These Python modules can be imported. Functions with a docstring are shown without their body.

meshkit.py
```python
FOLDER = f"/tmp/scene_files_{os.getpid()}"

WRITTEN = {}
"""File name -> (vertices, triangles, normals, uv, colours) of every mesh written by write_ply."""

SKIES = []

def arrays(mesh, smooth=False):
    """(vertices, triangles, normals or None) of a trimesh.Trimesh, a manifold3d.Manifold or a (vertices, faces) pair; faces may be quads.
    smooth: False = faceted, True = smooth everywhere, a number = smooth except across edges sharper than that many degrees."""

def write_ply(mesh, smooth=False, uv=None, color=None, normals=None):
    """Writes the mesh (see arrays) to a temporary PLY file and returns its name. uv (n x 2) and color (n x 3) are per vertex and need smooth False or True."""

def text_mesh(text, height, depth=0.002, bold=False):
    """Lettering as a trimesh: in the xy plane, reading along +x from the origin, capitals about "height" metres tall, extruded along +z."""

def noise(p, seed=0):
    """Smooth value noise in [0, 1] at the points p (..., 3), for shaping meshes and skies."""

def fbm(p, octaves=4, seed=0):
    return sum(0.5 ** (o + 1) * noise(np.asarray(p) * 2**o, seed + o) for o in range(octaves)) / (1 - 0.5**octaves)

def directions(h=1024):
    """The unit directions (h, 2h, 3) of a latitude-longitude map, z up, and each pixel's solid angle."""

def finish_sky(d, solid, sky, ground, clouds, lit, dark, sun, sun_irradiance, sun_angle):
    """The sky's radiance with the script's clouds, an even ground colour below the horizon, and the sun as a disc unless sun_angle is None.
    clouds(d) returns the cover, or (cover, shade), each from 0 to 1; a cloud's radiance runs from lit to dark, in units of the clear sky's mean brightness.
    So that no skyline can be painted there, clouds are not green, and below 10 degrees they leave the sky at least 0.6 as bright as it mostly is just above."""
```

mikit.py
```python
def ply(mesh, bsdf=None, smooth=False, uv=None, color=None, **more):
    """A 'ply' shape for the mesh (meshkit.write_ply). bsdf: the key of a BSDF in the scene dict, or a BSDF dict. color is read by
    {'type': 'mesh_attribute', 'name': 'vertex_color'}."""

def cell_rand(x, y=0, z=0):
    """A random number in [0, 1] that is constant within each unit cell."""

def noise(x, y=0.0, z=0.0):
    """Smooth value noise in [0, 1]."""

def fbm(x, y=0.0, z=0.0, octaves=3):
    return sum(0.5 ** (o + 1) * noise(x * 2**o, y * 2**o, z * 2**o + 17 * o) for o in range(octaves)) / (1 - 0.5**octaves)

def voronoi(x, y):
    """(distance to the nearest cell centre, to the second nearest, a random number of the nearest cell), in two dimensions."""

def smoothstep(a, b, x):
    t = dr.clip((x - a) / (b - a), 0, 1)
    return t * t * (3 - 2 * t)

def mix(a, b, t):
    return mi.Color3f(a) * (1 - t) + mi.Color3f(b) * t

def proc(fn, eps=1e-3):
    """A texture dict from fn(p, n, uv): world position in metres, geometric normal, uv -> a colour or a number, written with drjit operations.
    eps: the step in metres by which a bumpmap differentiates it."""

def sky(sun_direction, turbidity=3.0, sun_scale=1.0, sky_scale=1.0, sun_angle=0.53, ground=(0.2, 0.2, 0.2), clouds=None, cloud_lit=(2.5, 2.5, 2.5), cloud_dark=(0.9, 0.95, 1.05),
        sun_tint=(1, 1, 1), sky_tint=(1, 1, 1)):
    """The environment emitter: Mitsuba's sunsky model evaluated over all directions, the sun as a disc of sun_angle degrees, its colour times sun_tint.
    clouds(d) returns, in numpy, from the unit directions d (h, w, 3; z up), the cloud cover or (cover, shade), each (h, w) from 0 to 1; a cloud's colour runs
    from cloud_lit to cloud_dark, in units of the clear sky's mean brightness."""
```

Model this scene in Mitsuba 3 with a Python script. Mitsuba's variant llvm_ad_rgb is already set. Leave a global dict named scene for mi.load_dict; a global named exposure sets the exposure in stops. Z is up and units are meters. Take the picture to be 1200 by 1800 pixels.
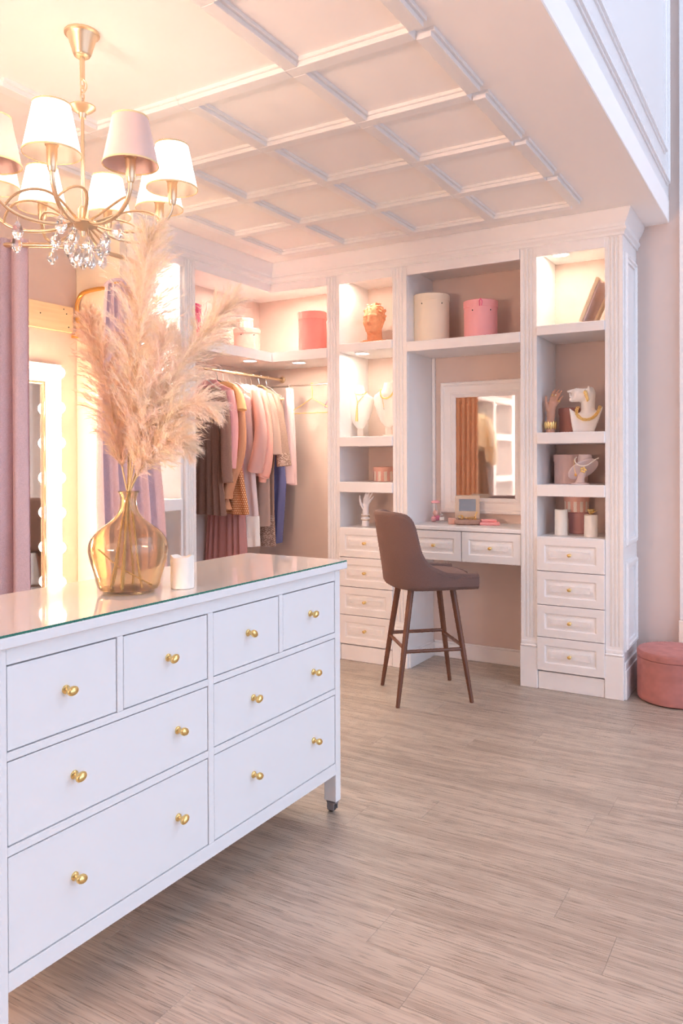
import math, random
import numpy as np, trimesh
import drjit as dr, mitsuba as mi
import mikit, meshkit
from mikit import ply, proc, noise, fbm, cell_rand, smoothstep, mix
import shapely.geometry as sg

T = mi.ScalarTransform4f
rng = np.random.default_rng(7)
PI = math.pi
scene, labels = {}, {}

# ------------------------------------------------------------------ camera
F_PX, CX, CY, YAW, PITCH, ROLL, CAM_Z = 1365.6, 600.0, 815.7, 0.53583, 0.00568, -0.003976, 1.397
_f = np.array([-math.sin(YAW) * math.cos(PITCH), math.cos(YAW) * math.cos(PITCH), -math.sin(PITCH)])
_r = np.array([math.cos(YAW), math.sin(YAW), 0.0])
_u = np.cross(_r, _f)
_up = _u * math.cos(ROLL) - _r * math.sin(ROLL)
_org = np.array([0, 0, CAM_Z])
scene['camera'] = {
    'type': 'perspective', 'fov': math.degrees(2 * math.atan(600 / F_PX)), 'fov_axis': 'x', 'near_clip': 0.05, 'far_clip': 200.0,
    'principal_point_offset_x': 0.0, 'principal_point_offset_y': (900 - CY) / 1800.0,
    'to_world': T().look_at(origin=_org.tolist(), target=(_org + _f).tolist(), up=_up.tolist())}

# ------------------------------------------------------------------ light: soft overcast daylight from the open window side, warm lamps below
exposure = 1.5
KX = 2.0 ** -exposure      # lamps and sky are scaled together with the exposure
SKY = 0.80 * KX
scene['sky'] = mikit.sky([0.75, 0.1, 0.65], turbidity=4.0, sun_scale=0.0, sky_scale=20.0 * SKY, ground=(0.68, 0.66, 0.68),
                         clouds=lambda d: (np.ones(d.shape[:2]), 0.25 + 0.0 * d[..., 0]), cloud_lit=(0.84, 0.97, 1.22), cloud_dark=(0.77, 0.93, 1.20))
scene['sky']['sampling_weight'] = 20.0
WARM = np.array([1.0, 0.655, 0.50])
LED = np.array([1.0, 0.85, 0.68])
BULB_L, BULB2_L, VAN_L, LED_L, SHADE_L = 9.0 * KX, 92.0 * KX, 28.0 * KX, 210.0 * KX, 4.0 * KX


def rgb(c):
    return {'type': 'rgb', 'value': [float(x) for x in c]}


def S(r, g, b):
    return [((c / 255 + 0.055) / 1.055) ** 2.4 if c > 10 else c / 255 / 12.92 for c in (r, g, b)]


def area(c, w=1.0):
    return {'type': 'area', 'radiance': rgb(c), 'sampling_weight': float(w)}


# ------------------------------------------------------------------ materials
def mat(name, col, rough=0.5, **k):
    base = col if isinstance(col, dict) else rgb(col)
    scene[name] = {'type': 'twosided', 'bsdf': {'type': 'principled', 'base_color': base, 'roughness': rough, **k}}
    return name


def paint(name, col, alpha=0.28, ior=1.38):
    base = col if isinstance(col, dict) else rgb(col)
    scene[name] = {'type': 'twosided', 'bsdf': {'type': 'roughplastic', 'diffuse_reflectance': base, 'alpha': alpha, 'int_ior': ior}}


def chalk(name, col):
    scene[name] = {'type': 'twosided', 'bsdf': {'type': 'diffuse', 'reflectance': col if isinstance(col, dict) else rgb(col)}}


paint('m_white', (0.93, 0.915, 0.91))
chalk('m_ceiling', (0.92, 0.88, 0.855))
paint('m_dresser', (0.915, 0.92, 0.93))
chalk('m_wall', proc(lambda p, n, uv: mi.Color3f(0.67, 0.555, 0.505) * (0.965 + 0.07 * fbm(p.x * 9 + p.y * 7, p.z * 9, p.y * 3))))
chalk('m_walldark', (0.27, 0.27, 0.28))
chalk('m_wallpale', (0.80, 0.71, 0.60))
mat('m_brass', (0.83, 0.62, 0.26), 0.22, metallic=1.0)
mat('m_gold', (0.95, 0.70, 0.30), 0.22, metallic=1.0)
mat('m_champagne', (0.80, 0.62, 0.42), 0.33, metallic=0.85)
mat('m_copperpipe', (0.80, 0.45, 0.14), 0.25, metallic=0.8)
mat('m_darkbrass', (0.45, 0.33, 0.22), 0.3, metallic=0.9)
mat('m_chrome', (0.75, 0.72, 0.68), 0.2, metallic=1.0)
mat('m_grey', (0.20, 0.19, 0.20), 0.4)
mat('m_black', (0.03, 0.028, 0.03), 0.4)
mat('m_trimgold', (0.78, 0.60, 0.33), 0.5)


def wood_floor(p, n, uv):
    row = dr.floor(p.y / PLANK_W)
    off = cell_rand(row, 3) * PLANK_L
    k = dr.floor((p.x + off) / PLANK_L)
    r1, r2 = cell_rand(row, k, 5), cell_rand(row, k, 9)
    x, y = p.x + r1 * 37, p.y + r2 * 11
    warp = fbm(x * 1.3, y * 5.0, r1 * 9, 3)
    ring = 0.5 + 0.5 * dr.sin(6.2832 * (y * 9 + 5.0 * warp))
    fine = fbm(x * 7, y * 210, 0, 2)
    pore = smoothstep(0.60, 0.78, fbm(x * 14, y * 330, 3, 2))
    broad = fbm(x * 0.9, y * 9, 4, 3)
    c = mix((0.39, 0.312, 0.255), (0.54, 0.452, 0.373), smoothstep(0.25, 0.75, 0.17 * ring + 0.50 * fine + 0.38 * broad))
    return c * (0.95 + 0.10 * r2) * (1 - 0.30 * pore)


def wood_relief(p, n, uv):
    return fbm(p.x * 8, p.y * 230, 0, 2)


PLANK_W, PLANK_L = 0.196, 1.38
scene['m_floor'] = {'type': 'twosided', 'bsdf': {'type': 'bumpmap', 'arbitrary': proc(wood_relief, 8e-4), 'scale': 0.0012,
                    'bsdf': {'type': 'roughplastic', 'diffuse_reflectance': proc(wood_floor), 'alpha': 0.17, 'int_ior': 1.5}}}


def walnut(p, n, uv):
    return mix((0.085, 0.030, 0.016), (0.17, 0.065, 0.034), fbm(p.x * 60, p.y * 60, p.z * 5, 3))


mat('m_walnut', proc(walnut), 0.32)


def cloth_tex(col, scale=220.0, amt=0.22):
    return proc(lambda p, n, uv: mi.Color3f(*col) * (1 - amt / 2 + amt * fbm(p.x * scale, p.y * scale, p.z * scale, 2)))


mat('m_stool', cloth_tex((0.155, 0.098, 0.088)), 0.85, sheen=0.6, sheen_tint=0.6, specular=0.15)
mat('m_ottoman', cloth_tex((0.40, 0.17, 0.155), 30, 0.3), 0.8, sheen=1.0, sheen_tint=0.5, specular=0.2)
mat('m_curtain', cloth_tex((0.66, 0.53, 0.585), 260, 0.3), 0.85, sheen=0.8, sheen_tint=0.4, specular=0.1)
mat('m_curtainwarm', cloth_tex((0.74, 0.45, 0.28), 260, 0.3), 0.85, sheen=0.5, sheen_tint=0.4, specular=0.1)  # mauve curtain cloth with warm bulb light put into its colour
mat('m_pine', proc(lambda p, n, uv: mix((0.75, 0.55, 0.33), (0.86, 0.68, 0.44), fbm(p.y * 4, p.z * 70, 0, 3))), 0.6)
mat('m_rawpine', (0.80, 0.62, 0.43), 0.6)
mat('m_candle', (0.90, 0.86, 0.78), 0.5, specular=0.3)
mat('m_ivory', (0.86, 0.81, 0.74), 0.6)
mat('m_bustwhite', (0.88, 0.84, 0.80), 0.55)
mat('m_lilac', (0.70, 0.58, 0.57), 0.6)
mat('m_terracotta', cloth_tex((0.66, 0.30, 0.17), 60, 0.2), 0.7, specular=0.2)
mat('m_skin', (0.50, 0.27, 0.19), 0.45)
mat('m_glove', (0.82, 0.80, 0.82), 0.45)
mat('m_boxcoral', (0.72, 0.24, 0.22), 0.6)
mat('m_boxcorallid', (0.76, 0.29, 0.26), 0.6)
mat('m_boxpink', (0.78, 0.44, 0.38), 0.6)
mat('m_boxrose', (0.84, 0.40, 0.42), 0.6)
mat('m_boxhot', (0.72, 0.09, 0.20), 0.6)
mat('m_boxcream', (0.80, 0.70, 0.56), 0.65)
mat('m_boxcreamdark', (0.60, 0.50, 0.40), 0.65)
mat('m_boxdusty', (0.42, 0.20, 0.17), 0.6)
mat('m_boxpale', (0.62, 0.46, 0.43), 0.6)
mat('m_boxmauve', (0.50, 0.26, 0.25), 0.6)
mat('m_boxgrey', (0.20, 0.18, 0.18), 0.6)
mat('m_peach', (0.78, 0.45, 0.36), 0.55)
mat('m_cream', (0.86, 0.76, 0.66), 0.6)
mat('m_mirror', (0.93, 0.92, 0.91), 0.02, metallic=1.0)
mat('m_glasstop', (0.54, 0.51, 0.475), 0.03, specular=0.75, clearcoat=1.0, clearcoat_gloss=1.0)
mat('m_glassedge', (0.02, 0.16, 0.12), 0.08, specular=0.8)
mat('m_leather', cloth_tex((0.40, 0.25, 0.20), 50, 0.5), 0.5)
mat('m_ribbon', (0.80, 0.16, 0.30), 0.5)
scene['m_amber'] = {'type': 'dielectric', 'int_ior': 1.5, 'ext_ior': 1.0, 'specular_transmittance': rgb((0.982, 0.906, 0.785))}
scene['m_crystal'] = {'type': 'dielectric', 'int_ior': 1.52, 'ext_ior': 1.0}
scene['m_clearglass'] = {'type': 'thindielectric', 'int_ior': 1.5}
scene['m_shade'] = {'type': 'principledthin', 'base_color': rgb((0.93, 0.86, 0.78)), 'roughness': 0.8, 'diff_trans': 0.7, 'spec_trans': 0.0}
mat('m_shadeoff', (0.72, 0.56, 0.52), 0.8, specular=0.1)
mat('m_lining', (0.55, 0.51, 0.45), 0.8, specular=0.1)
scene['m_pampas'] = {'type': 'principledthin', 'base_color': {'type': 'mesh_attribute', 'name': 'vertex_color'}, 'roughness': 0.9, 'diff_trans': 0.8, 'spec_trans': 0.0}
mat('m_stem', (0.55, 0.42, 0.22), 0.6)
scene['m_lamp'] = {'type': 'diffuse', 'reflectance': rgb((0.8, 0.8, 0.8))}


# ------------------------------------------------------------------ mesh helpers
class Vf:
    pass


def TM(v, f):
    return trimesh.Trimesh(np.asarray(v, float), np.asarray(f, int), process=False)


def cat(*ms):
    out = []
    for m in ms:
        out += list(m) if isinstance(m, (list, tuple)) else [m]
    return trimesh.util.concatenate(out) if len(out) > 1 else out[0]


def _cb():
    pts, idx = [], []
    for s in np.ndindex(2, 2, 2):
        for a in range(3):
            idx.append((s, a))
            pts.append([(2 * s[i] - 1) * (1.0 if i == a else 0.8) for i in range(3)])
    h = trimesh.convex.convex_hull(np.array(pts))
    order = [int(np.argmin(np.linalg.norm(np.array(pts) - q, axis=1))) for q in h.vertices]
    return idx, np.array(order)[h.faces]


_CBI, _CBF = _cb()


def box(x0, x1, y0, y1, z0, z1, b=0.002):
    lo, hi = np.array([min(x0, x1), min(y0, y1), min(z0, z1)]), np.array([max(x0, x1), max(y0, y1), max(z0, z1)])
    b = min(b, 0.45 * (hi - lo).min())
    v = []
    for s, a in _CBI:
        q = [hi[i] if s[i] else lo[i] for i in range(3)]
        v.append([q[i] + (0 if i == a else (-b if s[i] else b)) for i in range(3)])
    return TM(v, _CBF)


def lathe(prof, n=32, at=(0, 0, 0), closed=False):
    """Turned about z. prof: (r, z) from the bottom up on the outside; r = 0 at an end closes it."""
    prof = np.array(prof, float)
    a = np.arange(n) * 2 * PI / n
    v = np.stack([prof[:, 0:1] * np.cos(a), prof[:, 0:1] * np.sin(a), np.repeat(prof[:, 1:2], n, 1)], -1).reshape(-1, 3)
    f, m = [], len(prof)
    for i in range(m if closed else m - 1):
        p, q = i * n, ((i + 1) % m) * n
        for j in range(n):
            k = (j + 1) % n
            if prof[i, 0] > 1e-9:
                f.append([p + j, p + k, q + k])
            if prof[(i + 1) % m, 0] > 1e-9:
                f.append([p + j, q + k, q + j])
    return TM(v + np.array(at), f)


def grid(P, wrap_u=False, wrap_v=False, flip=False):
    """P (nu, nv, 3) -> quads as triangles."""
    P = np.asarray(P, float)
    nu, nv = P.shape[:2]
    i, j = np.meshgrid(np.arange(nu if wrap_u else nu - 1), np.arange(nv if wrap_v else nv - 1), indexing='ij')
    i2, j2 = (i + 1) % nu, (j + 1) % nv
    a, b, c, d = (x.ravel() for x in (i * nv + j, i2 * nv + j, i2 * nv + j2, i * nv + j2))
    f = np.vstack([np.stack([a, b, c], 1), np.stack([a, c, d], 1)])
    return TM(P.reshape(-1, 3), f[:, ::-1] if flip else f)


def loft(rings, caps=True):
    """rings (n, m, 3): closed rings (anticlockwise seen from the far end) joined in turn, with fan caps."""
    R = np.asarray(rings, float)
    n, m = R.shape[:2]
    g = grid(R, wrap_v=True, flip=True)
    v, f = list(g.vertices), [g.faces]
    if caps:
        for k, rev in ((0, True), (n - 1, False)):
            v.append(R[k].mean(0))
            j = np.arange(m)
            t = np.stack([k * m + j, k * m + (j + 1) % m, np.full(m, len(v) - 1)], 1)
            f.append(t[:, ::-1] if rev else t)
    return TM(v, np.vstack(f))


def smooth_path(pts, n=40):
    from scipy.interpolate import PchipInterpolator, CubicSpline
    p = np.asarray(pts, float)
    t = np.concatenate([[0], np.cumsum(np.linalg.norm(np.diff(p, axis=0), axis=1))])
    return CubicSpline(t, p)(np.linspace(0, t[-1], n))


def tube(pts, r, sides=10, caps=True, closed=False, flat=1.0):
    p = np.asarray(pts, float)
    n = len(p)
    r = np.broadcast_to(r, (n,))
    t = np.gradient(p, axis=0) if not closed else np.roll(p, -1, 0) - np.roll(p, 1, 0)
    t /= np.linalg.norm(t, axis=1, keepdims=True) + 1e-12
    a = np.cross(t[0], [0, 0, 1.0] if abs(t[0][2]) < 0.9 else [1.0, 0, 0])
    A = []
    for k in range(n):
        a = a - t[k] * np.dot(a, t[k])
        a /= np.linalg.norm(a) + 1e-12
        A.append(a.copy())
    A = np.array(A)
    B = np.cross(t, A)
    ang = np.arange(sides) * 2 * PI / sides
    R = p[:, None] + r[:, None, None] * (np.cos(ang)[None, :, None] * A[:, None] + flat * np.sin(ang)[None, :, None] * B[:, None])
    if closed:
        return grid(R, wrap_u=True, wrap_v=True, flip=True)
    return loft(R, caps)


def sphere(c, r, n=2):
    m = trimesh.creation.icosphere(n, 1.0)
    return TM(m.vertices * np.broadcast_to(r, (3,)) + np.array(c), m.faces)


def extrude(poly, z0, z1):
    m = trimesh.creation.extrude_polygon(poly, z1 - z0, engine='earcut')
    m.apply_translation([0, 0, z0])
    return TM(m.vertices, m.faces)


def sweep2(path, prof, closed=False):
    """A profile of (offset to the right of the path, z), swept along a plan path with mitred corners."""
    P = np.asarray(path, float)
    n = len(P)
    rings = []
    for k in range(n):
        ds = []
        if k > 0 or closed:
            ds.append(P[k] - P[k - 1])
        if k < n - 1 or closed:
            ds.append(P[(k + 1) % n] - P[k])
        ns = [np.array([d[1], -d[0]]) / np.linalg.norm(d) for d in ds]
        m = sum(ns)
        m = m / np.dot(m, m) * len(ns) if len(ns) == 1 else m * 2 / np.dot(m, m) / 1.0
        if len(ns) == 2:
            m = (ns[0] + ns[1]) / (1 + np.dot(ns[0], ns[1]))
        rings.append([[P[k][0] + m[0] * o, P[k][1] + m[1] * o, z] for o, z in prof])
    R = np.array(rings)
    if closed:
        return grid(R, wrap_u=True, wrap_v=True)
    v, f = R.reshape(-1, 3), [grid(R, wrap_v=True).faces]
    tri = trimesh.creation.triangulate_polygon(sg.Polygon(prof), engine='earcut')
    pv = np.array(prof)
    ix = np.array([int(np.argmin(np.linalg.norm(pv - q, axis=1))) for q in tri[0]])
    t = ix[np.array(tri[1])]
    f += [t[:, ::-1], t + (n - 1) * len(prof)]
    return TM(v, np.vstack(f))


def xf(m, rz=0.0, at=(0, 0, 0), scale=None, rx=0.0, ry=0.0):
    v = np.array(m.vertices)
    if scale is not None:
        v = v * np.broadcast_to(scale, (3,))
    for ang, (i, j) in ((rx, (1, 2)), (ry, (2, 0)), (rz, (0, 1))):
        if ang:
            c, s = math.cos(ang), math.sin(ang)
            a, b = v[:, i].copy(), v[:, j].copy()
            v[:, i], v[:, j] = a * c - b * s, a * s + b * c
    return TM(v + np.array(at), m.faces)


# signed distance shapes -> mesh (surface nets)
def sd_cap(P, a, b, ra, rb):
    a, b = np.array(a, float), np.array(b, float)
    ab = b - a
    t = np.clip(((P - a) @ ab) / max(ab @ ab, 1e-12), 0, 1)
    return np.linalg.norm(P - a - t[..., None] * ab, axis=-1) - (ra + t * (rb - ra))


def sd_ell(P, c, r, rot=None):
    q = P - np.array(c, float)
    if rot is not None:
        q = q @ rot
    r = np.array(r, float)
    k0 = np.linalg.norm(q / r, axis=-1)
    k1 = np.linalg.norm(q / r ** 2, axis=-1)
    return k0 * (k0 - 1) / np.maximum(k1, 1e-9)


def smin(a, b, k):
    h = np.clip(0.5 + 0.5 * (b - a) / k, 0, 1)
    return b * (1 - h) + a * h - k * h * (1 - h)


def smax(a, b, k):
    return -smin(-a, -b, k)


def nets(fn, lo, hi, h):
    lo, hi = np.array(lo, float), np.array(hi, float)
    n = np.ceil((hi - lo) / h).astype(int) + 1
    ax = [lo[i] + h * np.arange(n[i]) for i in range(3)]
    G = np.stack(np.meshgrid(*ax, indexing='ij'), -1)
    D = fn(G)
    s = D < 0
    shp = tuple(n - 1)
    acc, cnt = np.zeros(shp + (3,)), np.zeros(shp)
    cs = lambda A, o: A[o[0]:o[0] + shp[0], o[1]:o[1] + shp[1], o[2]:o[2] + shp[2]]
    for axx in range(3):
        for o2 in np.ndindex(2, 2):
            o = list(o2)
            o.insert(axx, 0)
            e = list(o)
            e[axx] = 1
            d0, d1 = cs(D, o), cs(D, e)
            cross = (d0 < 0) != (d1 < 0)
            t = np.where(cross, d0 / np.where(cross, d0 - d1, 1), 0)
            p = np.array(o, float) + 0 * acc
            p[..., axx] += t
            acc += np.where(cross[..., None], p, 0)
            cnt += cross
    on = cnt > 0
    ids = np.full(shp, -1)
    ids[on] = np.arange(on.sum())
    cell = np.argwhere(on)
    V = lo + h * (cell + acc[on] / cnt[on][:, None])
    Fq = []
    for axx in range(3):
        b, c = (axx + 1) % 3, (axx + 2) % 3
        sl0, sl1 = [slice(None)] * 3, [slice(None)] * 3
        sl0[axx], sl1[axx] = slice(0, -1), slice(1, None)
        s0, s1 = s[tuple(sl0)], s[tuple(sl1)]
        E = np.argwhere(s0 != s1)
        E = E[(E[:, b] > 0) & (E[:, c] > 0) & (E[:, b] < n[b] - 1) & (E[:, c] < n[c] - 1)]
        inn = s0[tuple(E.T)]
        def q(db, dc):
            k = E.copy()
            k[:, b] -= db
            k[:, c] -= dc
            return ids[tuple(k.T)]
        quad = np.stack([q(1, 1), q(0, 1), q(0, 0), q(1, 0)], 1)
        Fq.append(np.where(inn[:, None], quad, quad[:, ::-1]))
    Fq = np.vstack(Fq)
    return TM(V, np.vstack([Fq[:, [0, 1, 2]], Fq[:, [0, 2, 3]]]))


# ------------------------------------------------------------------ scene helpers
used = {}


def key(name, parent=None):
    base = f'{parent}__{name}' if parent else name
    k = used.get(base, 0)
    used[base] = k + 1
    return base if k == 0 else f'{base}_{k:03d}'


def info(k, label=None, cat_=None, group=None, kind=None):
    d = {a: b for a, b in (('label', label), ('category', cat_), ('group', group), ('kind', kind)) if b}
    if d:
        labels[k] = {**labels.get(k, {}), **d}
    return k


def thing(name, label, cat_, group=None):
    return info(key(name), label, cat_, group)


def part(name, parent, mesh, m, smooth=False, label=None, **more):
    k = key(name, parent)
    scene[k] = mesh if isinstance(mesh, dict) else ply(mesh, m, smooth, **more)
    return info(k, label)


def solo(name, label, cat_, mesh, m, smooth=False, group=None, **more):
    k = key(name)
    scene[k] = ply(mesh, m, smooth, **more)
    return info(k, label, cat_, group)


def struct(name, mesh, m, smooth=False, label=None, cat_=None, **more):
    k = key(name)
    if mesh is not None:
        scene[k] = ply(mesh, m, smooth, **more)
    return info(k, label, cat_, None, 'structure')


def ball(c, r, em):
    return {'type': 'sphere', 'center': [float(x) for x in c], 'radius': float(r), 'bsdf': {'type': 'ref', 'id': 'm_lamp'}, 'emitter': em}


def placed(d, M):
    return {**d, 'to_world': M}

# ================================================================== THE SETTING
YB, XL = 5.10, -3.80          # wall faces
YF, XF = 4.674, -3.37         # front planes of the fitted cabinets
ZC = 2.83                     # ceiling


def np_rand(x, y=0, z=0):
    x, y, z = (np.uint64(int(math.floor(v)) + 1000000) for v in (x, y, z))
    M = np.uint64(0xFFFFFFFF)
    with np.errstate(over='ignore'):
        h = (x * np.uint64(374761393) + y * np.uint64(668265263) + z * np.uint64(2147483647)) & M
        h = ((h ^ (h >> np.uint64(13))) * np.uint64(1274126177)) & M
    return float((h ^ (h >> np.uint64(16))) & np.uint64(0xFFFFFF)) / 16777215.0


struct('floor', box(-3.85, 4.2, -2.6, 5.2, -0.10, -0.012, 0.001), 'm_floor', label='pale greyish oak plank floor running under the whole room', cat_='floor')
far = []
for row in range(math.floor(-2.6 / PLANK_W), math.ceil(YB / PLANK_W)):
    off = np_rand(row, 3) * PLANK_L
    y0, y1 = row * PLANK_W, min((row + 1) * PLANK_W, YB + 0.02)
    for k in range(math.floor((-3.85 + off) / PLANK_L), math.ceil((4.2 + off) / PLANK_L)):
        x0, x1 = max(k * PLANK_L - off, -3.85), min((k + 1) * PLANK_L - off, 4.2)
        if x1 - x0 < 0.02:
            continue
        b = box(x0 + 0.0002, x1 - 0.0002, y0 + 0.0002, y1 - 0.0002, -0.012, 0.0, 0.0007)
        if y1 > 0.8 and x0 < 0.25 + 0.1 * y0:
            part('plank', 'floor', b, 'm_floor')
        else:
            far.append(b)
info(part('distant_planks', 'floor', cat(far), 'm_floor'), kind='stuff')

struct('wall_back', box(-3.95, 4.2, YB, YB + 0.12, 0, 5.2, 0.001), 'm_wall', label='greyish beige plaster wall behind the fitted cabinets', cat_='wall')
struct('wall_left', box(XL - 0.12, XL, -2.6, YB + 0.1, 0, 3.0, 0.001), 'm_wall', label='beige plaster wall at the left behind the fitting booth', cat_='wall')
struct('wall_rear', box(-3.95, 4.2, -2.75, -2.6, 0, 5.2, 0.001), 'm_walldark', label='dark grey wall facing the cabinets from across the room', cat_='wall')  # unseen wall, blocks sky from behind; dark tone cuts lamp bounce
ceil_ = struct('ceiling', box(-3.92, -0.70, -2.6, YB + 0.05, ZC, ZC + 0.14, 0.004), 'm_ceiling', label='lowered white ceiling with a grid of flat battens', cat_='ceiling')
struct('ceiling_high', box(-0.79, 4.2, -2.6, 1.7, 5.2, 5.32, 0.004), 'm_ceiling', label='high white ceiling over the near part of the tall room', cat_='ceiling')  # unseen slab added to block sky light over the foreground
XS = [-3.09, -2.60, -2.09, -1.58, -1.085]
YS = [4.40 - 0.514 * k for k in range(11)]
BW, BH = 0.055, 0.030


def batten(x0, x1, y0, y1, along):
    """a flat ceiling strip with a stepped edge"""
    c = 0.012
    if along == 'y':
        return [box(x0, x1, y0, y1, ZC - BH, ZC + 0.004, 0.002), box(x0 - c, x1 + c, y0, y1, ZC - 0.013, ZC + 0.004, 0.002)]
    return [box(x0, x1, y0, y1, ZC - BH, ZC + 0.004, 0.002), box(x0, x1, y0 - c, y1 + c, ZC - 0.013, ZC + 0.004, 0.002)]


for i, x in enumerate(XS):
    for a, b in zip(YS[1:], YS[:-1]):
        if i == 2 and 1.2 < a < 1.9:
            continue
        part('long_batten', ceil_, cat(batten(x - BW / 2, x + BW / 2, a + BW / 2 + 0.001, b - BW / 2 - 0.001, 'y')), 'm_white')
for y in YS:
    for a, b in zip(XS[:-1], XS[1:]):
        if abs(y - 1.83) < 0.1 and -2.7 < a < -1.7:
            continue      # the wide plain field round the chandelier
        part('cross_batten', ceil_, cat(batten(a - BW / 2 + 0.0, b - BW / 2 - 0.001, y - BW / 2, y + BW / 2, 'x')), 'm_white')

# the tall face of the lowered ceiling, with picture-frame mouldings
fas = struct('wall_upper', box(-0.785, -0.702, -2.6, YB, ZC + 0.005, 5.2, 0.003), 'm_white', label='tall white upper wall face rising above the lowered ceiling edge', cat_='wall')


def yz_frame(y0, y1, z0, z1, x, w=0.034, d=0.020):
    prof = [(0, 0), (0, w), (d * 0.55, w), (d * 0.65, w * 0.72), (d, w * 0.6), (d, w * 0.3), (d * 0.5, w * 0.2), (d * 0.4, 0)]
    R = []
    for sy, sz in ((0, 0), (1, 0), (1, 1), (0, 1)):
        R.append([[x + o, (y1 - t) if sy else (y0 + t), (z1 - t) if sz else (z0 + t)] for o, t in prof])
    return grid(np.array(R), wrap_u=True, wrap_v=True)


part('frame_moulding', fas, yz_frame(-2.3, 5.035, ZC + 0.205, 5.0, -0.702), 'm_white')
part('frame_moulding', fas, yz_frame(-2.16, 4.925, ZC + 0.36, 4.86, -0.702), 'm_white')

# cornice round the cabinets
CP = [(0.0, 2.685), (0.0, ZC - 0.001), (0.052, ZC - 0.001), (0.050, 2.818), (0.044, 2.800), (0.028, 2.770), (0.018, 2.752), (0.016, 2.735), (0.024, 2.728), (0.024, 2.714), (0.012, 2.700), (0.010, 2.686)]
cpath = [(XF + 0.0, 3.30), (XF, YF), (-0.891, YF), (-0.891, YB - 0.001)]
struct('trim_1', sweep2([(XL + 0.001, 3.30)] + cpath, CP), 'm_white', smooth=20, label='stepped white cornice running along the top of the cabinets', cat_='cornice')

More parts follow.
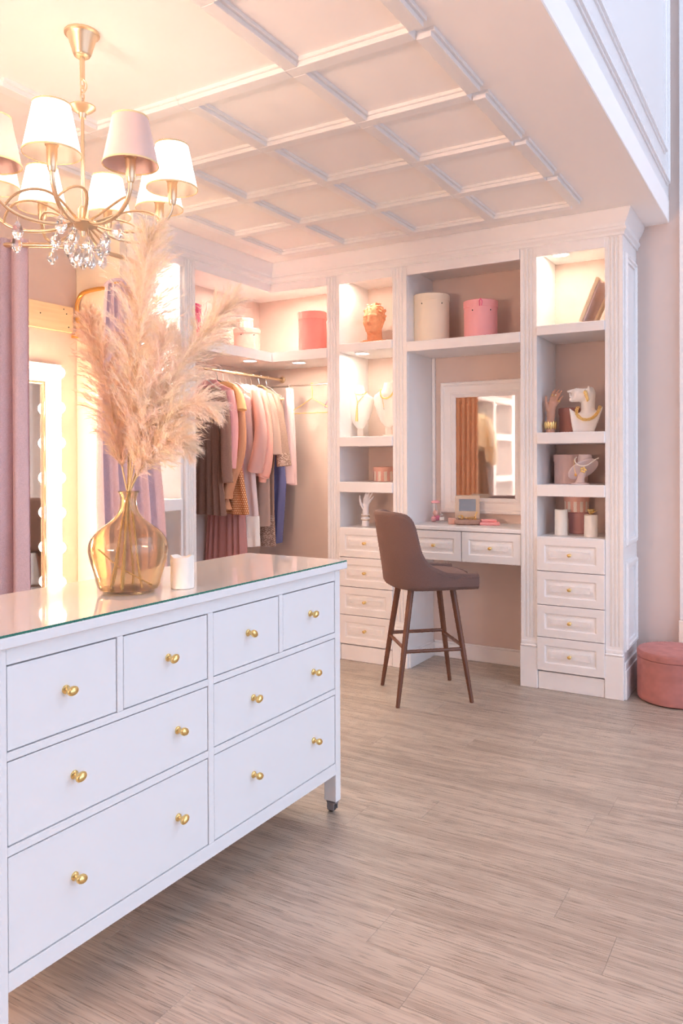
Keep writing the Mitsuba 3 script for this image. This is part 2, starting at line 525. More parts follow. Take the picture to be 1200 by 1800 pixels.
struct('baseboard_back', cat(box(-2.262, -1.496, YB - 0.018, YB - 0.0005, 0.0, 0.098, 0.002), box(-2.262, -1.496, YB - 0.012, YB - 0.0005, 0.098, 0.112, 0.004)), 'm_white', label='low white skirting under the vanity counter', cat_='skirting')
struct('baseboard_closet', box(-3.79, -2.89, YB - 0.016, YB - 0.0005, 0.0, 0.10, 0.003), 'm_white', label='white skirting along the closet back wall', cat_='skirting')
t2 = struct('trim_2', box(-0.640, -0.52, YB - 0.035, YB - 0.0005, 0.42, 5.0, 0.004), 'm_white', label='upright white trim board at the right end of the grey wall', cat_='trim')
part('base_block', t2, box(-0.645, -0.515, YB - 0.045, YB - 0.0005, 0.0, 0.418, 0.004), 'm_cream')


# ================================================================== FITTED CABINETS
def pilaster(w, d, z1, base_h=0.285):
    """a fluted pilaster standing on z = 0, front at y = 0, x from 0 to w"""
    e = 0.004
    pts = [(0, d), (0, 0)]
    m, n = 0.016, 3
    fw = (w - 2 * m) / n
    for k in range(n):
        a = m + k * fw + 0.004
        b = m + (k + 1) * fw - 0.004
        for t in np.linspace(0, PI, 7):
            pts.append((a + (b - a) * (1 - math.cos(t)) / 2, 0.009 * math.sin(t)))
    pts += [(w, 0), (w, d)]
    shaft = extrude(sg.Polygon(pts), base_h + 0.02, z1 - 0.02)
    plain = [(0, d), (0, 0), (w, 0), (w, d)]
    return shaft, cat(extrude(sg.Polygon(plain), base_h, base_h + 0.02), extrude(sg.Polygon(plain), z1 - 0.02, z1)), cat(
        box(-e, w + e, -0.012, d, 0.0, base_h - 0.035, 0.003), box(-0.002, w + 0.002, -0.016, d, base_h - 0.034, base_h - 0.018, 0.006), box(0, w, -0.008, d, base_h - 0.018, base_h + 0.001, 0.003))


def rects(w, h, steps):
    """nested rectangles (inset, depth) in the xz plane facing -y"""
    R = []
    for ins, dep in steps:
        R.append([[ins, dep, ins], [w - ins, dep, ins], [w - ins, dep, h - ins], [ins, dep, h - ins]])
    R = np.array(R)
    g = grid(R, wrap_v=True)
    k = len(steps) * 4
    return TM(g.vertices, np.vstack([g.faces, [[k - 4, k - 3, k - 2], [k - 4, k - 2, k - 1]]]))


def drawer_front(w, h):
    return rects(w, h, [(0.0, 0.022), (0.0, 0.002), (0.002, 0.0), (0.046, 0.0), (0.050, 0.002), (0.054, 0.007), (0.062, 0.0075), (0.078, 0.0012), (0.082, 0.001)])


KNOB = ply(cat(lathe([(0, 0.0), (0.009, 0.0), (0.0085, 0.003), (0.005, 0.006), (0.0042, 0.012), (0.006, 0.015)], 16), sphere((0, 0, 0.0215), (0.0125, 0.0105, 0.0085), 3)), 'm_brass', 40)
KNOB_BIG = ply(cat(lathe([(0, 0.0), (0.0115, 0.0), (0.0110, 0.004), (0.0065, 0.008), (0.0055, 0.015), (0.0075, 0.018)], 20), sphere((0, 0, 0.0265), (0.0165, 0.0120, 0.0105), 3)), 'm_brass', 40)


def cab_drawer(parent, x0, x1, z0, z1, y=YF - 0.018):
    d = part('drawer', parent, xf(drawer_front(x1 - x0, z1 - z0), at=(x0, y, z0)), 'm_white', 25)
    part('knob', d, placed(KNOB, T().translate([(x0 + x1) / 2, y + 0.0008, (z0 + z1) / 2]).rotate([1, 0, 0], 90)), None, label='small oval brass knob')


def puck(parent, x, y, z, k=1.0, r=0.044):
    """recessed downlight: white ring and a glowing lens"""
    q = part('downlight', parent, xf(lathe([(r, 0.0), (r + 0.009, 0.0), (r + 0.009, -0.004), (r + 0.003, -0.006), (r, -0.003)], 20, closed=True), at=(x, y, z)), 'm_white', 30)
    part('lens', q, lens(x, y, z - 0.002, r), 'm_lamp', False, emitter=area(LED * LED_L * k, 2.2))


def lens(x, y, z, r, n=16):
    a = np.arange(n) * 2 * PI / n
    v = [[x, y, z]] + [[x + r * math.cos(t), y + r * math.sin(t), z] for t in a]
    return TM(v, [[0, 1 + (k + 1) % n, 1 + k] for k in range(n)])


def shelf_board(parent, x0, x1, z0, z1, y0=YF - 0.012, y1=YB - 0.001, name='shelf'):
    part(name, parent, box(x0, x1, y0, y1, z0, z1, 0.003), 'm_white')


def tower(name, label, xa, xb, xc, xd, right_end):
    """a narrow shelving tower: fluted posts xa-xb and xc-xd, four shelves, four drawers"""
    t = thing(name, label, 'shelving')
    for x0, x1 in ((xa, xb), (xc, xd)):
        sh, pl, bs = pilaster(x1 - x0, 0.025, 2.70)
        p = part('post', t, xf(cat(sh, pl), at=(x0, YF, 0)), 'm_white', 30)
        part('plinth_block', p, xf(bs, at=(x0, YF, 0)), 'm_white')
    part('side_panel', t, box(xa, xb - 0.002, YF + 0.026, YB - 0.0005, 0, 2.70, 0.002), 'm_white')
    part('side_panel', t, box(xc + 0.002, xd, YF + 0.026, YB - 0.0005, 0, 2.70, 0.002), 'm_white')
    part('header', t, box(xb, xc, YF - 0.004, YF + 0.016, 2.624, 2.70, 0.002), 'm_white')
    part('top_panel', t, box(xb, xc, YF + 0.017, YB - 0.001, 2.665, 2.70, 0.002), 'm_white')
    for z0, z1 in ((2.145, 2.203), (1.488, 1.556), (1.170, 1.2415)):
        shelf_board(t, xb + 0.001, xc - 0.001, z0, z1)
    shelf_board(t, xb + 0.001, xc - 0.001, 0.900, 0.926, YF + 0.005, name='deck')
    part('body', t, box(xb + 0.002, xc - 0.002, YF + 0.012, YB - 0.001, 0.112, 0.899, 0.002), 'm_white')
    for z0, z1 in ((0.7215, 0.924), (0.517, 0.7175), (0.3215, 0.513), (0.1175, 0.3175)):
        cab_drawer(t, xb + 0.002, xc - 0.002, z0, z1)
    part('kick_board', t, box(xb + 0.006, xc - 0.006, YF - 0.006, YF + 0.02, 0.0, 0.108, 0.003), 'm_white')
    return t


lt = tower('shelving_tower', 'narrow white shelving tower with two brightly lit upper bays left of the vanity', -2.889, -2.789, -2.372, -2.268, False)
for zc in (2.664, 2.144):
    puck(lt, -2.66, 4.77, zc, 0.7 if zc > 2.5 else 0.75)
rt = tower('shelving_tower', 'narrow white shelving tower at the right end with only its top bay lit', -1.493, -1.392, -0.990, -0.891, True)
puck(rt, -1.29, 4.84, 2.664, 0.85)

# right end of the last tower: raised panel mouldings and skirting
for z0, z1 in ((0.88, 2.60), (0.27, 0.80)):
    part('end_moulding', rt, xf(yz_frame(YF + 0.045, YB - 0.04, z0, z1, -0.891, 0.05, 0.018)), 'm_white')
part('end_skirting', rt, cat(box(-0.891, -0.874, YF + 0.012, YB - 0.001, 0, 0.17, 0.003), box(-0.891, -0.880, YF + 0.012, YB - 0.001, 0.17, 0.215, 0.006)), 'm_white')
part('side_skirting', lt, cat(box(-2.268, -2.252, YF + 0.012, YB - 0.02, 0, 0.098, 0.003), box(-2.268, -2.258, YF + 0.012, YB - 0.02, 0.098, 0.112, 0.004)), 'm_white')

# vanity between the towers
XV0, XV1 = -2.266, -1.495
va = thing('vanity_counter', 'white vanity counter with two drawers fixed between the two towers', 'vanity table')
part('worktop', va, box(XV0, XV1, YF + 0.002, YB - 0.001, 0.934, 0.960, 0.004), 'm_white')
part('frame', va, box(XV0 + 0.002, XV1 - 0.002, YF + 0.032, YB - 0.06, 0.752, 0.933, 0.002), 'm_white')
xm = -1.888
cab_drawer(va, XV0 + 0.003, xm - 0.003, 0.738, 0.930, YF + 0.008)
cab_drawer(va, xm + 0.003, XV1 - 0.003, 0.738, 0.930, YF + 0.008)
ws = thing('niche_shelf', 'white shelf and header bridging the niche above the vanity mirror', 'shelf')
part('board', ws, box(XV0, XV1, YF - 0.006, YB - 0.001, 2.113, 2.179, 0.003), 'm_white')
part('header', ws, box(XV0, XV1, YF - 0.004, YF + 0.016, 2.622, 2.70, 0.002), 'm_white')
part('top_panel', ws, box(XV0, XV1, YF + 0.017, YB - 0.001, 2.668, 2.70, 0.002), 'm_white')
part('corner_strip', ws, box(XV0, XV0 + 0.022, YB - 0.024, YB - 0.001, 0.961, 2.112, 0.002), 'm_white')

# corner closet
cl = thing('corner_closet', 'open white corner closet with a lit shelf above hanging clothes', 'closet')
sh, pl, bs = pilaster(0.100, 0.025, 2.70)
TY = lambda m, x, y: xf(m, rz=PI / 2, at=(x, y, 0))
p = part('post', cl, TY(cat(sh, pl), XF, 3.7355), 'm_white', 30)
part('plinth_block', p, TY(bs, XF, 3.7355), 'm_white')
part('side_panel', cl, box(XL + 0.001, XF - 0.026, 3.7355, 3.833, 0, 2.70, 0.002), 'm_white')
part('header', cl, box(XF - 0.016, XF + 0.004, 3.836, YF - 0.0165, 2.628, 2.70, 0.002), 'm_white')
part('header', cl, box(XF - 0.016, -2.890, YF - 0.004, YF + 0.016, 2.628, 2.70, 0.002), 'm_white')
sof = [(XL + 0.001, 3.836), (XF - 0.017, 3.836), (XF - 0.017, YF + 0.017), (-2.890, YF + 0.017), (-2.890, YB - 0.001), (XL + 0.001, YB - 0.001)]
part('soffit', cl, extrude(sg.Polygon(sof), 2.672, 2.70), 'm_white')
lsh = [(XL + 0.001, 3.836), (XF + 0.006, 3.836), (XF + 0.006, YF - 0.006), (-2.890, YF - 0.006), (-2.890, YB - 0.001), (XL + 0.001, YB - 0.001)]
part('shelf', cl, extrude(sg.Polygon(lsh), 2.118, 2.187), 'm_white')
for x, y in ((-3.44, 4.50), (-3.20, 4.78)):
    puck(cl, x, y, 2.671, 1.5)
    puck(cl, x, y, 2.117, 1.5)
r1 = part('hanging_rail', cl, tube([(-3.572, 3.834, 2.035), (-3.572, 5.098, 2.035)], 0.011, 14), 'm_champagne', 40, label='satin brass hanging rail')
part('flange', r1, xf(lathe([(0, 0), (0.026, 0), (0.026, 0.006), (0.016, 0.010), (0.014, 0.026)], 20), rx=PI / 2, at=(-3.572, 5.0985, 2.035)), 'm_champagne', 40)
part('hanging_rail', cl, tube([(-3.795, 4.95, 1.965), (-2.891, 4.95, 1.965)], 0.006, 10), 'm_chrome', 40, label='thin steel hanging rail across the back')

# narrow bay between the fitting booth and the closet post
nb = thing('narrow_bay', 'narrow white shelf bay beside the fitting booth curtain, its upper half glowing', 'shelving')
part('end_panel', nb, box(XL + 0.001, XF, 3.300, 3.355, 0, 2.70, 0.002), 'm_white')
part('inner_strip', nb, box(XF - 0.03, XF - 0.014, 3.709, 3.7300, 0, 2.70, 0.002), 'm_white')
part('header', nb, box(XF - 0.016, XF + 0.004, 3.356, 3.7300, 2.626, 2.70, 0.002), 'm_white')
part('top_panel', nb, box(XL + 0.001, XF - 0.017, 3.356, 3.7300, 2.672, 2.70, 0.002), 'm_white')
for z0, z1 in ((2.135, 2.203), (1.082, 1.155)):
    part('shelf', nb, box(XL + 0.001, XF + 0.004, 3.356, 3.7085, z0, z1, 0.003), 'm_white')
for z in (2.671, 2.134):
    puck(nb, -3.56, 3.55, z, 1.8)

# second wardrobe further along the left wall (seen in the vanity mirror)
wb = thing('wall_wardrobe', 'white wardrobe with lit shelf bays seen in the vanity mirror', 'wardrobe')
for y in (-0.05, 0.68, 1.50):
    part('upright', wb, box(XL + 0.001, XF, y - 0.045, y + 0.045, 0, 2.79, 0.003), 'm_white')
part('header', wb, box(XL + 0.001, XF + 0.004, -0.10, 1.55, 2.70, 2.828, 0.003), 'm_white')
for z0, z1 in ((2.12, 2.20), (1.64, 1.72), (1.10, 1.18), (0.60, 0.67)):
    part('shelf', wb, box(XL + 0.001, XF + 0.003, -0.004, 0.634, z0, z1, 0.003), 'm_white')
part('shelf', wb, box(XL + 0.001, XF + 0.003, 0.726, 1.454, 2.12, 2.20, 0.003), 'm_white')
for y, z in ((0.31, 2.119), (0.31, 1.639), (0.31, 1.099), (1.10, 2.119)):
    puck(wb, -3.50, y, z, 0.15)
part('hanging_rail', wb, tube([(-3.58, 0.727, 2.03), (-3.58, 1.453, 2.03)], 0.011, 12), 'm_champagne', 40)

# ================================================================== WHITE DRESSER
DX, DY, DA = -1.580, 2.645, -0.0073


def dres(m):
    """dresser space (front plane x = DX, right end y = DY) turned a little about its right front corner"""
    return xf(xf(m, at=(-DX, -DY, 0)), rz=DA, at=(DX, DY, 0))


dr_ = thing('dresser', 'large white eight-drawer dresser on castors in the foreground', 'dresser')
D = lambda n, m, mt='m_dresser', parent=dr_, s=False, lab=None: part(n, parent, dres(m), mt, s, lab)
YL0, YL1, YM0, YM1, YR0, YR1 = 1.1150, 1.1518, 1.8576, 1.8822, 2.6085, 2.645
XBK = -2.040
for y0, y1 in ((YL0, YL1), (YR0, YR1)):
    for x0, x1 in ((DX - 0.055, DX), (XBK, XBK + 0.055)):
        lg = D('leg', box(x0, x1, y0, y1, 0.047, 0.964, 0.0015))
        cx, cy = (x0 + x1) / 2, (y0 + y1) / 2
        cs = D('castor', cat(box(cx - 0.022, cx + 0.022, cy - 0.012, cy + 0.012, 0.036, 0.0465, 0.002), xf(box(-0.016, 0.016, -0.016, -0.012, -0.006, 0.026, 0.001), at=(cx, cy, 0.016)), xf(box(-0.016, 0.016, 0.012, 0.016, -0.006, 0.026, 0.001), at=(cx, cy, 0.016))), 'm_grey', lg, lab='small dark swivel castor')
        D('wheel', xf(lathe([(0, -0.010), (0.016, -0.010), (0.019, -0.006), (0.019, 0.006), (0.016, 0.010), (0, 0.010)], 20), rx=PI / 2, at=(cx - 0.004, cy, 0.0192)), 'm_black', lg, 40)
for y0, y1 in ((YL0 + 0.008, YL0 + 0.026), (YR1 - 0.026, YR1 - 0.008)):
    D('side_panel', box(XBK + 0.0555, DX - 0.0555, y0, y1, 0.150, 0.9635, 0.001))
D('back_panel', box(XBK + 0.004, XBK + 0.012, YL1 + 0.0005, YR0 - 0.0005, 0.150, 0.9635, 0.001))
D('carcass', box(XBK + 0.014, DX - 0.034, YL1 + 0.001, YR0 - 0.001, 0.170, 0.960, 0.001))
D('top_rail', box(DX - 0.030, DX - 0.001, YL1 + 0.0006, YR0 - 0.0006, 0.9215, 0.9635, 0.001))
D('bottom_rail', box(DX - 0.030, DX - 0.001, YL1 + 0.0006, YR0 - 0.0006, 0.1560, 0.2005, 0.001))
D('divider', box(DX - 0.030, DX - 0.0008, YM0, YM1, 0.2010, 0.9210, 0.001))
for a, b in ((YL1, YM0), (YM1, YR0)):
    for z0, z1 in ((0.6965, 0.7165), (0.4735, 0.4945)):
        D('rail', box(DX - 0.030, DX - 0.001, a + 0.0005, b - 0.0005, z0, z1, 0.001))
    mid = (a + b) / 2 + (-0.005 if a < 1.5 else 0.0)
    D('divider', box(DX - 0.030, DX - 0.001, mid - 0.0105, mid + 0.0105, 0.7170, 0.9210, 0.001))
    rows = [(a, mid - 0.0105, 0.7168, 0.9205, [0.5]), (mid + 0.0105, b, 0.7168, 0.9205, [0.5]), (a, b, 0.4948, 0.6962, [0.225, 0.775]), (a, b, 0.2010, 0.4730, [0.225, 0.775])]
    for ya, yb, z0, z1, ks in rows:
        dw = D('drawer', box(DX - 0.022, DX - 0.0025, ya + 0.003, yb - 0.003, z0 + 0.003, z1 - 0.0035, 0.0012))
        for q in ks:
            py, pz = ya + (yb - ya) * q, (z0 + z1) / 2 + 0.004
            if len(ks) == 2:
                py = {True: {0.225: 1.345, 0.775: 1.722}, False: {0.225: 2.085, 0.775: 2.452}}[a < 1.5][q]
            c, s_ = math.cos(DA), math.sin(DA)
            X, Y = DX + (-0.0023) * c - (py - DY) * s_, DY + (-0.0023) * s_ + (py - DY) * c
            part('knob', dw, placed(KNOB_BIG, T().translate([X, Y, pz]).rotate([0, 0, 1], math.degrees(DA)).rotate([0, 1, 0], 90).rotate([0, 0, 1], 90 + rng.uniform(-35, 35))), None, label='oval brass knob')
D('top', box(XBK - 0.012, DX + 0.022, YL0 - 0.02, YR1 + 0.022, 0.9640, 0.9915, 0.003))
gl = solo('glass_sheet', 'clear glass sheet with green edge lying on the white dresser', 'glass sheet', dres(box(XBK - 0.010, DX + 0.0195, YL0 - 0.018, YR1 + 0.0195, 0.9936, 0.9978, 0.0006)), 'm_glasstop')
gx0, gx1, gy0, gy1 = XBK - 0.0105, DX + 0.020, YL0 - 0.0185, YR1 + 0.020
part('edge', gl, dres(cat(box(gx1 - 0.0006, gx1 + 0.0002, gy0, gy1, 0.9919, 0.9974, 0.0002), box(gx0 - 0.0002, gx0 + 0.0006, gy0, gy1, 0.9919, 0.9974, 0.0002), box(gx0, gx1, gy1 - 0.0006, gy1 + 0.0002, 0.9919, 0.9974, 0.0002))), 'm_glassedge', label='dark green glass edge')
ZG = 0.9979

# ------------------------------------------------------------------ vase, candle
VX, VY = -1.763, 1.700
outer = [(0.0, 0.0), (0.060, 0.0), (0.076, 0.003), (0.089, 0.013), (0.0965, 0.034), (0.1055, 0.069), (0.1145, 0.104), (0.1190, 0.131), (0.1155, 0.152), (0.1035, 0.173), (0.0860, 0.191), (0.0620, 0.209), (0.0385, 0.232), (0.0285, 0.252), (0.0258, 0.270), (0.0262, 0.292), (0.0300, 0.300), (0.0325, 0.3035)]
op = smooth_path([(r, 0, z) for r, z in outer[1:]], 60)[:, [0, 2]]
inn = [(max(r - 0.0032, 0.001), z + 0.0005) for r, z in op[::-1] if z > 0.010]
prof = [(0, 0)] + [tuple(q) for q in op] + [(0.0325, 0.3055), (0.0305, 0.3065)] + inn + [(0, 0.010)]
solo('vase', 'amber glass bottle vase full of dried stems standing on the dresser', 'vase', lathe([(r, z) for r, z in prof], 64, at=(VX, VY, ZG)), 'm_amber', 50)

cx_, cy_ = -1.668, 1.832
ct = []
for k in range(40):
    a = 2 * PI * k / 40
    ct.append(0.098 + 0.0035 * math.sin(2 * a + 0.6) + 0.002 * math.sin(5 * a))
R = []
for r, zf in ((0.034, 0.0), (0.0365, 0.002), (0.0365, None), (0.0345, 'rim'), (0.031, 'in'), (0.027, 'low'), (0.0, 'low')):
    ring = []
    for k in range(40):
        a = 2 * PI * k / 40
        z = zf if isinstance(zf, float) else {None: ct[k], 'rim': ct[k] + 0.0025, 'in': ct[k] - 0.004, 'low': 0.086}[zf]
        ring.append([cx_ + r * math.cos(a), cy_ + r * math.sin(a), ZG + z])
    R.append(ring)
ca = solo('candle', 'white pillar candle standing beside the amber vase on the dresser', 'candle', loft(R), 'm_candle', 50)

# ================================================================== BAR STOOL
SC = np.array([-1.938, 4.233])
SF = np.array([0.735, 0.678]); SF /= np.linalg.norm(SF)      # where the sitter faces
SR = np.array([SF[1], -SF[0]])                               # the sitter's right (towards the camera)
st = thing('bar_stool', 'brown upholstered bar stool with walnut legs standing before the vanity', 'stool')


def sp(fr, ri, z):
    q = SC + SF * fr + SR * ri
    return [q[0], q[1], z]


from scipy.interpolate import PchipInterpolator
TOPC = PchipInterpolator([0, 0.20, 0.30, 0.355, 0.385, 0.405, 0.43, 0.48, 0.55, 0.67, 1.0], [1.098, 1.096, 1.085, 1.055, 1.00, 0.93, 0.865, 0.805, 0.772, 0.753, 0.742])


def shell_pt(t, prof):
    """t in [-1, 1] along the U from the left arm round the back to the right arm"""
    a = abs(t)
    sgn = 1 if t >= 0 else -1
    # plan curve: arms straight, back round
    if a < 0.52:
        ang = a / 0.52 * PI / 2
        pf, pr = -0.215 * math.cos(ang) ** 0.8 if math.cos(ang) > 0 else 0.0, 0.225 * math.sin(ang) ** 0.75
        nf, nr = -math.cos(ang), math.sin(ang)
    else:
        u = (a - 0.52) / 0.48
        pf, pr = 0.245 * u, 0.225 - 0.004 * u
        nf, nr = 0.0, 1.0
    # wall top: tall at the back, sweeping down to low arms
    top = float(TOPC(a))
    return sgn, pf, pr, nf, nr, top


NT, NPf = 181, 16
P_ = []
for t in np.linspace(-1, 1, NT):
    sgn, pf, pr, nf, nr, top = shell_pt(t, None)
    row = []
    th = 0.026
    zb = 0.652 + 0.012 * (1 - min(abs(t) / 0.4, 1))
    hh = top - zb
    sect = [(-0.6, 0.0), (0.35, -0.008), (0.95, 0.018 / max(hh, .1))] + [(1.0, x) for x in (0.2, 0.4, 0.6, 0.8)] + [(1.0, 1 - 0.028 / hh), (0.72, 1 - 0.007 / hh), (0.0, 1.0), (-0.72, 1 - 0.007 / hh), (-1.0, 1 - 0.03 / hh)] + [(-1.0, x) for x in (0.75, 0.5, 0.25, 0.06)]
    for o, h in sect:
        z = zb + hh * h
        lean = max(z - 0.70, 0)
        back = max(0.0, 1 - abs(t) / 0.62)
        off = o * th - 0.0
        f_ = pf + nf * off - 0.18 * lean * back ** 1.2 - 0.035 * math.sin(min(max((z - 0.66) / 0.2, 0), 1) * PI / 2) * 0
        wsc = 1 + 0.00 * lean
        waist = 1 - 0.06 * math.exp(-((z - 0.84) / 0.07) ** 2) * min(abs(t) / 0.4, 1) * (1 if abs(t) < .7 else 0.0)
        r_ = (pr * waist * wsc + nr * off) * sgn
        row.append(sp(f_, r_, z))
    P_.append(row)
P_ = np.array(P_)
shell = loft(P_)
for it in range(2):
    pass
part('backrest', st, TM(shell.vertices, shell.faces), 'm_stool', 55)
ring = []
for k in range(48):
    a = 2 * PI * k / 48
    c, s_ = math.cos(a), math.sin(a)
    ring.append((0.015 + 0.225 * np.sign(c) * abs(c) ** 0.6, 0.198 * np.sign(s_) * abs(s_) ** 0.6))
lay = [(0.80, 0.650), (0.95, 0.653), (1.0, 0.664), (1.0, 0.700), (0.98, 0.722), (0.92, 0.734), (0.75, 0.741), (0.4, 0.744), (0.05, 0.745)]
part('seat', st, loft([[sp(f_ * k, r_ * k, z) for f_, r_ in ring] for k, z in lay]), 'm_stool', 50)
pp = []
for k in range(48):
    f_, r_ = ring[k]
    pp.append(sp(f_ * 0.985, r_ * 0.985, 0.728))
part('piping', st, tube(pp, 0.0035, 6, closed=True), 'm_stool', 50)
part('under_frame', st, loft([[sp(f_ * k, r_ * k, z) for f_, r_ in ring] for k, z in ((0.75, 0.638), (0.78, 0.640), (0.78, 0.652))]), 'm_black')
feet = {(-1, -1): (-2.240, 4.258), (-1, 1): (-1.960, 3.910), (1, -1): (-1.919, 4.558), (1, 1): (-1.634, 4.205)}
tops = {}
for (a, b), (x, y) in feet.items():
    tp = SC + SF * (0.125 * a) + SR * (0.125 * b)
    tops[a, b] = tp
    part('leg', st, tube([(x, y, 0.0005), (x, y, 0.004), (*(np.array([x, y]) * 0.5 + tp * 0.5), 0.33), (*tp, 0.652)], [0.0105, 0.0115, 0.0165, 0.0185], 18), 'm_walnut', 40)
for a, b, z in (((-1, -1), (1, -1), 0.335), ((-1, 1), (1, 1), 0.300), ((-1, -1), (-1, 1), 0.318), ((1, -1), (1, 1), 0.318)):
    q = []
    for k in (a, b):
        f0 = np.array(feet[k]) * (1 - z / 0.652) + tops[k] * z / 0.652
        q.append(np.array([f0[0], f0[1], z]))
    part('stretcher', st, tube([q[0], q[0] * 0.5 + q[1] * 0.5, q[1]], 0.0105, 12), 'm_walnut', 40)

# ================================================================== OTTOMAN
ot = thing('ottoman', 'round dusty pink velvet ottoman on the floor by the grey wall', 'ottoman')
OX, OY, OR = -0.640, 4.845, 0.203
part('body', ot, lathe([(0, 0.004), (OR - 0.012, 0.004), (OR - 0.003, 0.010), (OR, 0.03), (OR, 0.24), (OR - 0.001, 0.247)], 64, at=(OX, OY, 0)), 'm_ottoman', 40)
part('lid', ot, lathe([(OR - 0.002, 0.248), (OR + 0.001, 0.252), (OR + 0.001, 0.278), (OR - 0.006, 0.290), (OR - 0.03, 0.296), (0.08, 0.299), (0, 0.300)], 64, at=(OX, OY, 0)), 'm_ottoman', 40)
part('glide', ot, lathe([(0, 0.0), (OR - 0.05, 0.0), (OR - 0.05, 0.004), (0, 0.004)], 32, at=(OX, OY, 0)), 'm_black')

# ================================================================== CHANDELIER
CHX, CHY, CH2 = -2.076, 1.805, -1.80
ch = thing('chandelier', 'champagne gold chandelier with eight small shades and crystal drops', 'chandelier')
at = (CHX, CHY, 0)
part('canopy', ch, lathe([(0, 2.748), (0.020, 2.748), (0.026, 2.752), (0.030, 2.760), (0.046, 2.812), (0.050, 2.820), (0.0575, 2.823), (0.0575, 2.8295), (0, 2.8295)], 32, at=at), 'm_champagne', 40)
part('rod', ch, lathe([(0, 2.672), (0.004, 2.672), (0.0085, 2.676), (0.0085, 2.750), (0, 2.750)], 12, at=at), 'm_champagne', 40)
for k in range(4):
    z = 2.660 - 0.021 * k
    lk = [(CHX + (0.008 * math.cos(t) if k % 2 else 0), CHY + (0.008 * math.cos(t) if not k % 2 else 0), z + 0.015 * math.sin(t)) for t in np.linspace(0, 2 * PI, 16, endpoint=False)]
    part('chain_link', ch, tube(lk, 0.0022, 6, closed=True), 'm_champagne', 50)
part('top_plate', ch, lathe([(0, 2.545), (0.010, 2.545), (0.014, 2.560), (0.034, 2.571), (0.043, 2.580), (0.043, 2.584), (0.012, 2.588), (0.008, 2.596), (0, 2.596)], 32, at=at), 'm_champagne', 40)
part('cable', ch, tube(smooth_path([(CHX + 0.004, CHY, 2.675), (CHX + 0.014, CHY + 0.004, 2.64), (CHX + 0.006, CHY - 0.008, 2.61), (CHX, CHY, 2.59)], 14), 0.0022, 6), 'm_cable' if 'm_cable' in scene else 'm_champagne', 50)
part('hub', ch, lathe([(0, 2.150), (0.006, 2.150), (0.008, 2.166), (0.016, 2.172), (0.046, 2.184), (0.050, 2.190), (0.046, 2.197), (0.022, 2.204), (0.018, 2.210), (0.018, 2.238), (0.012, 2.246), (0.008, 2.252), (0, 2.252)], 32, at=at), 'm_champagne', 40)
pol = lambda r, a, z: (CHX + r * math.cos(a), CHY + r * math.sin(a), z)
for k in range(2):
    a = k * PI + 2.4
    q = [pol(0.004, a, 2.55), pol(0.006, a + PI, 2.515), pol(0.020, a + PI, 2.470) if False else pol(0.016, a, 2.49), pol(0.034, a, 2.42), pol(0.034, a, 2.35), pol(0.016, a, 2.285), pol(0.006, a, 2.245)]
    part('stem', ch, tube(smooth_path([q[0]] + q[2:], 26), 0.0052, 8), 'm_champagne', 50)
CAMAZ = math.atan2(-CHY, -CHX)     # bearing from the chandelier to the camera's spot
SHADE = None
for k in range(8):
    scr = math.radians(-17 + 45 * k)
    a = CAMAZ + scr                      # +: to the right in the photograph is anticlockwise seen from above
    lit = k not in (1, 7)
    R0 = 0.298
    arm = part('arm', ch, tube(smooth_path([pol(0.030, a, 2.196), pol(0.090, a, 2.172), pol(0.165, a, 2.166), pol(0.235, a, 2.178), pol(0.282, a, 2.212), pol(R0, a, 2.262)], 32), 0.0072, 10, flat=0.75), 'm_champagne', 50)
    part('scroll', arm, tube(smooth_path([pol(0.026, a + 0.35, 2.200), pol(0.085, a + 0.42, 2.226), pol(0.150, a + 0.36, 2.250), pol(0.210, a + 0.22, 2.246), pol(0.250, a + 0.08, 2.216), pol(0.262, a + 0.01, 2.192)], 30), 0.0050, 8, flat=0.75), 'm_champagne', 50)
    c = pol(R0, a, 0)
    part('candle_cup', arm, lathe([(0, 2.256), (0.009, 2.256), (0.012, 2.262), (0.0125, 2.268), (0.0145, 2.272), (0.0165, 2.330), (0.020, 2.334), (0.020, 2.340), (0, 2.340)], 18, at=(c[0], c[1], 0)), 'm_champagne', 40)
    lm_ = lathe([(0.0845, 2.3105), (0.0545, 2.4545)], 40, at=(c[0], c[1], 0))
    if lit:      # the glowing cloth, with the white lining inside
        sh_ = part('shade', arm, lm_, 'm_shade', True, emitter=area(np.array([1.0, 0.90, 0.72]) * SHADE_L, 0.7))
        part('shade_lining', arm, lathe([(0.0835, 2.3105), (0.0535, 2.4545)], 40, at=(c[0], c[1], 0)), 'm_lining', True)
    else:
        sh_ = part('shade', arm, lm_, 'm_shadeoff', True, label='unlit pinkish shade')
    for r, z in ((0.0848, 2.3105), (0.0548, 2.4545)):
        part('shade_trim', arm, lathe([(r - 0.001, z - 0.0025), (r + 0.0008, z - 0.0025), (r + 0.0008, z + 0.0025), (r - 0.001, z + 0.0025)], 40, at=(c[0], c[1], 0), closed=True), 'm_trimgold', 40)
    if lit:
        part('bulb', arm, ball((c[0], c[1], 2.388), 0.034, area(WARM * BULB_L, 2.0)), None)
    else:
        part('bulb', arm, sphere((c[0], c[1], 2.382), (0.024, 0.024, 0.034), 2), 'm_candle', True, label='unlit bulb')
drop = lathe([(0, -0.062), (0.005, -0.061), (0.0155, -0.046), (0.0185, -0.034), (0.0135, -0.018), (0.005, -0.005), (0, 0)], 8)
DROP = ply(drop, 'm_crystal', False)
spots = []
for k in range(10):
    a = k * 2 * PI / 10 + 0.2
    spots.append(pol(0.056 if k % 2 else 0.088, a, 2.140 if k % 2 else 2.160))
for k in range(5):
    spots.append(pol(0.028, k * 2 * PI / 5, 2.105))
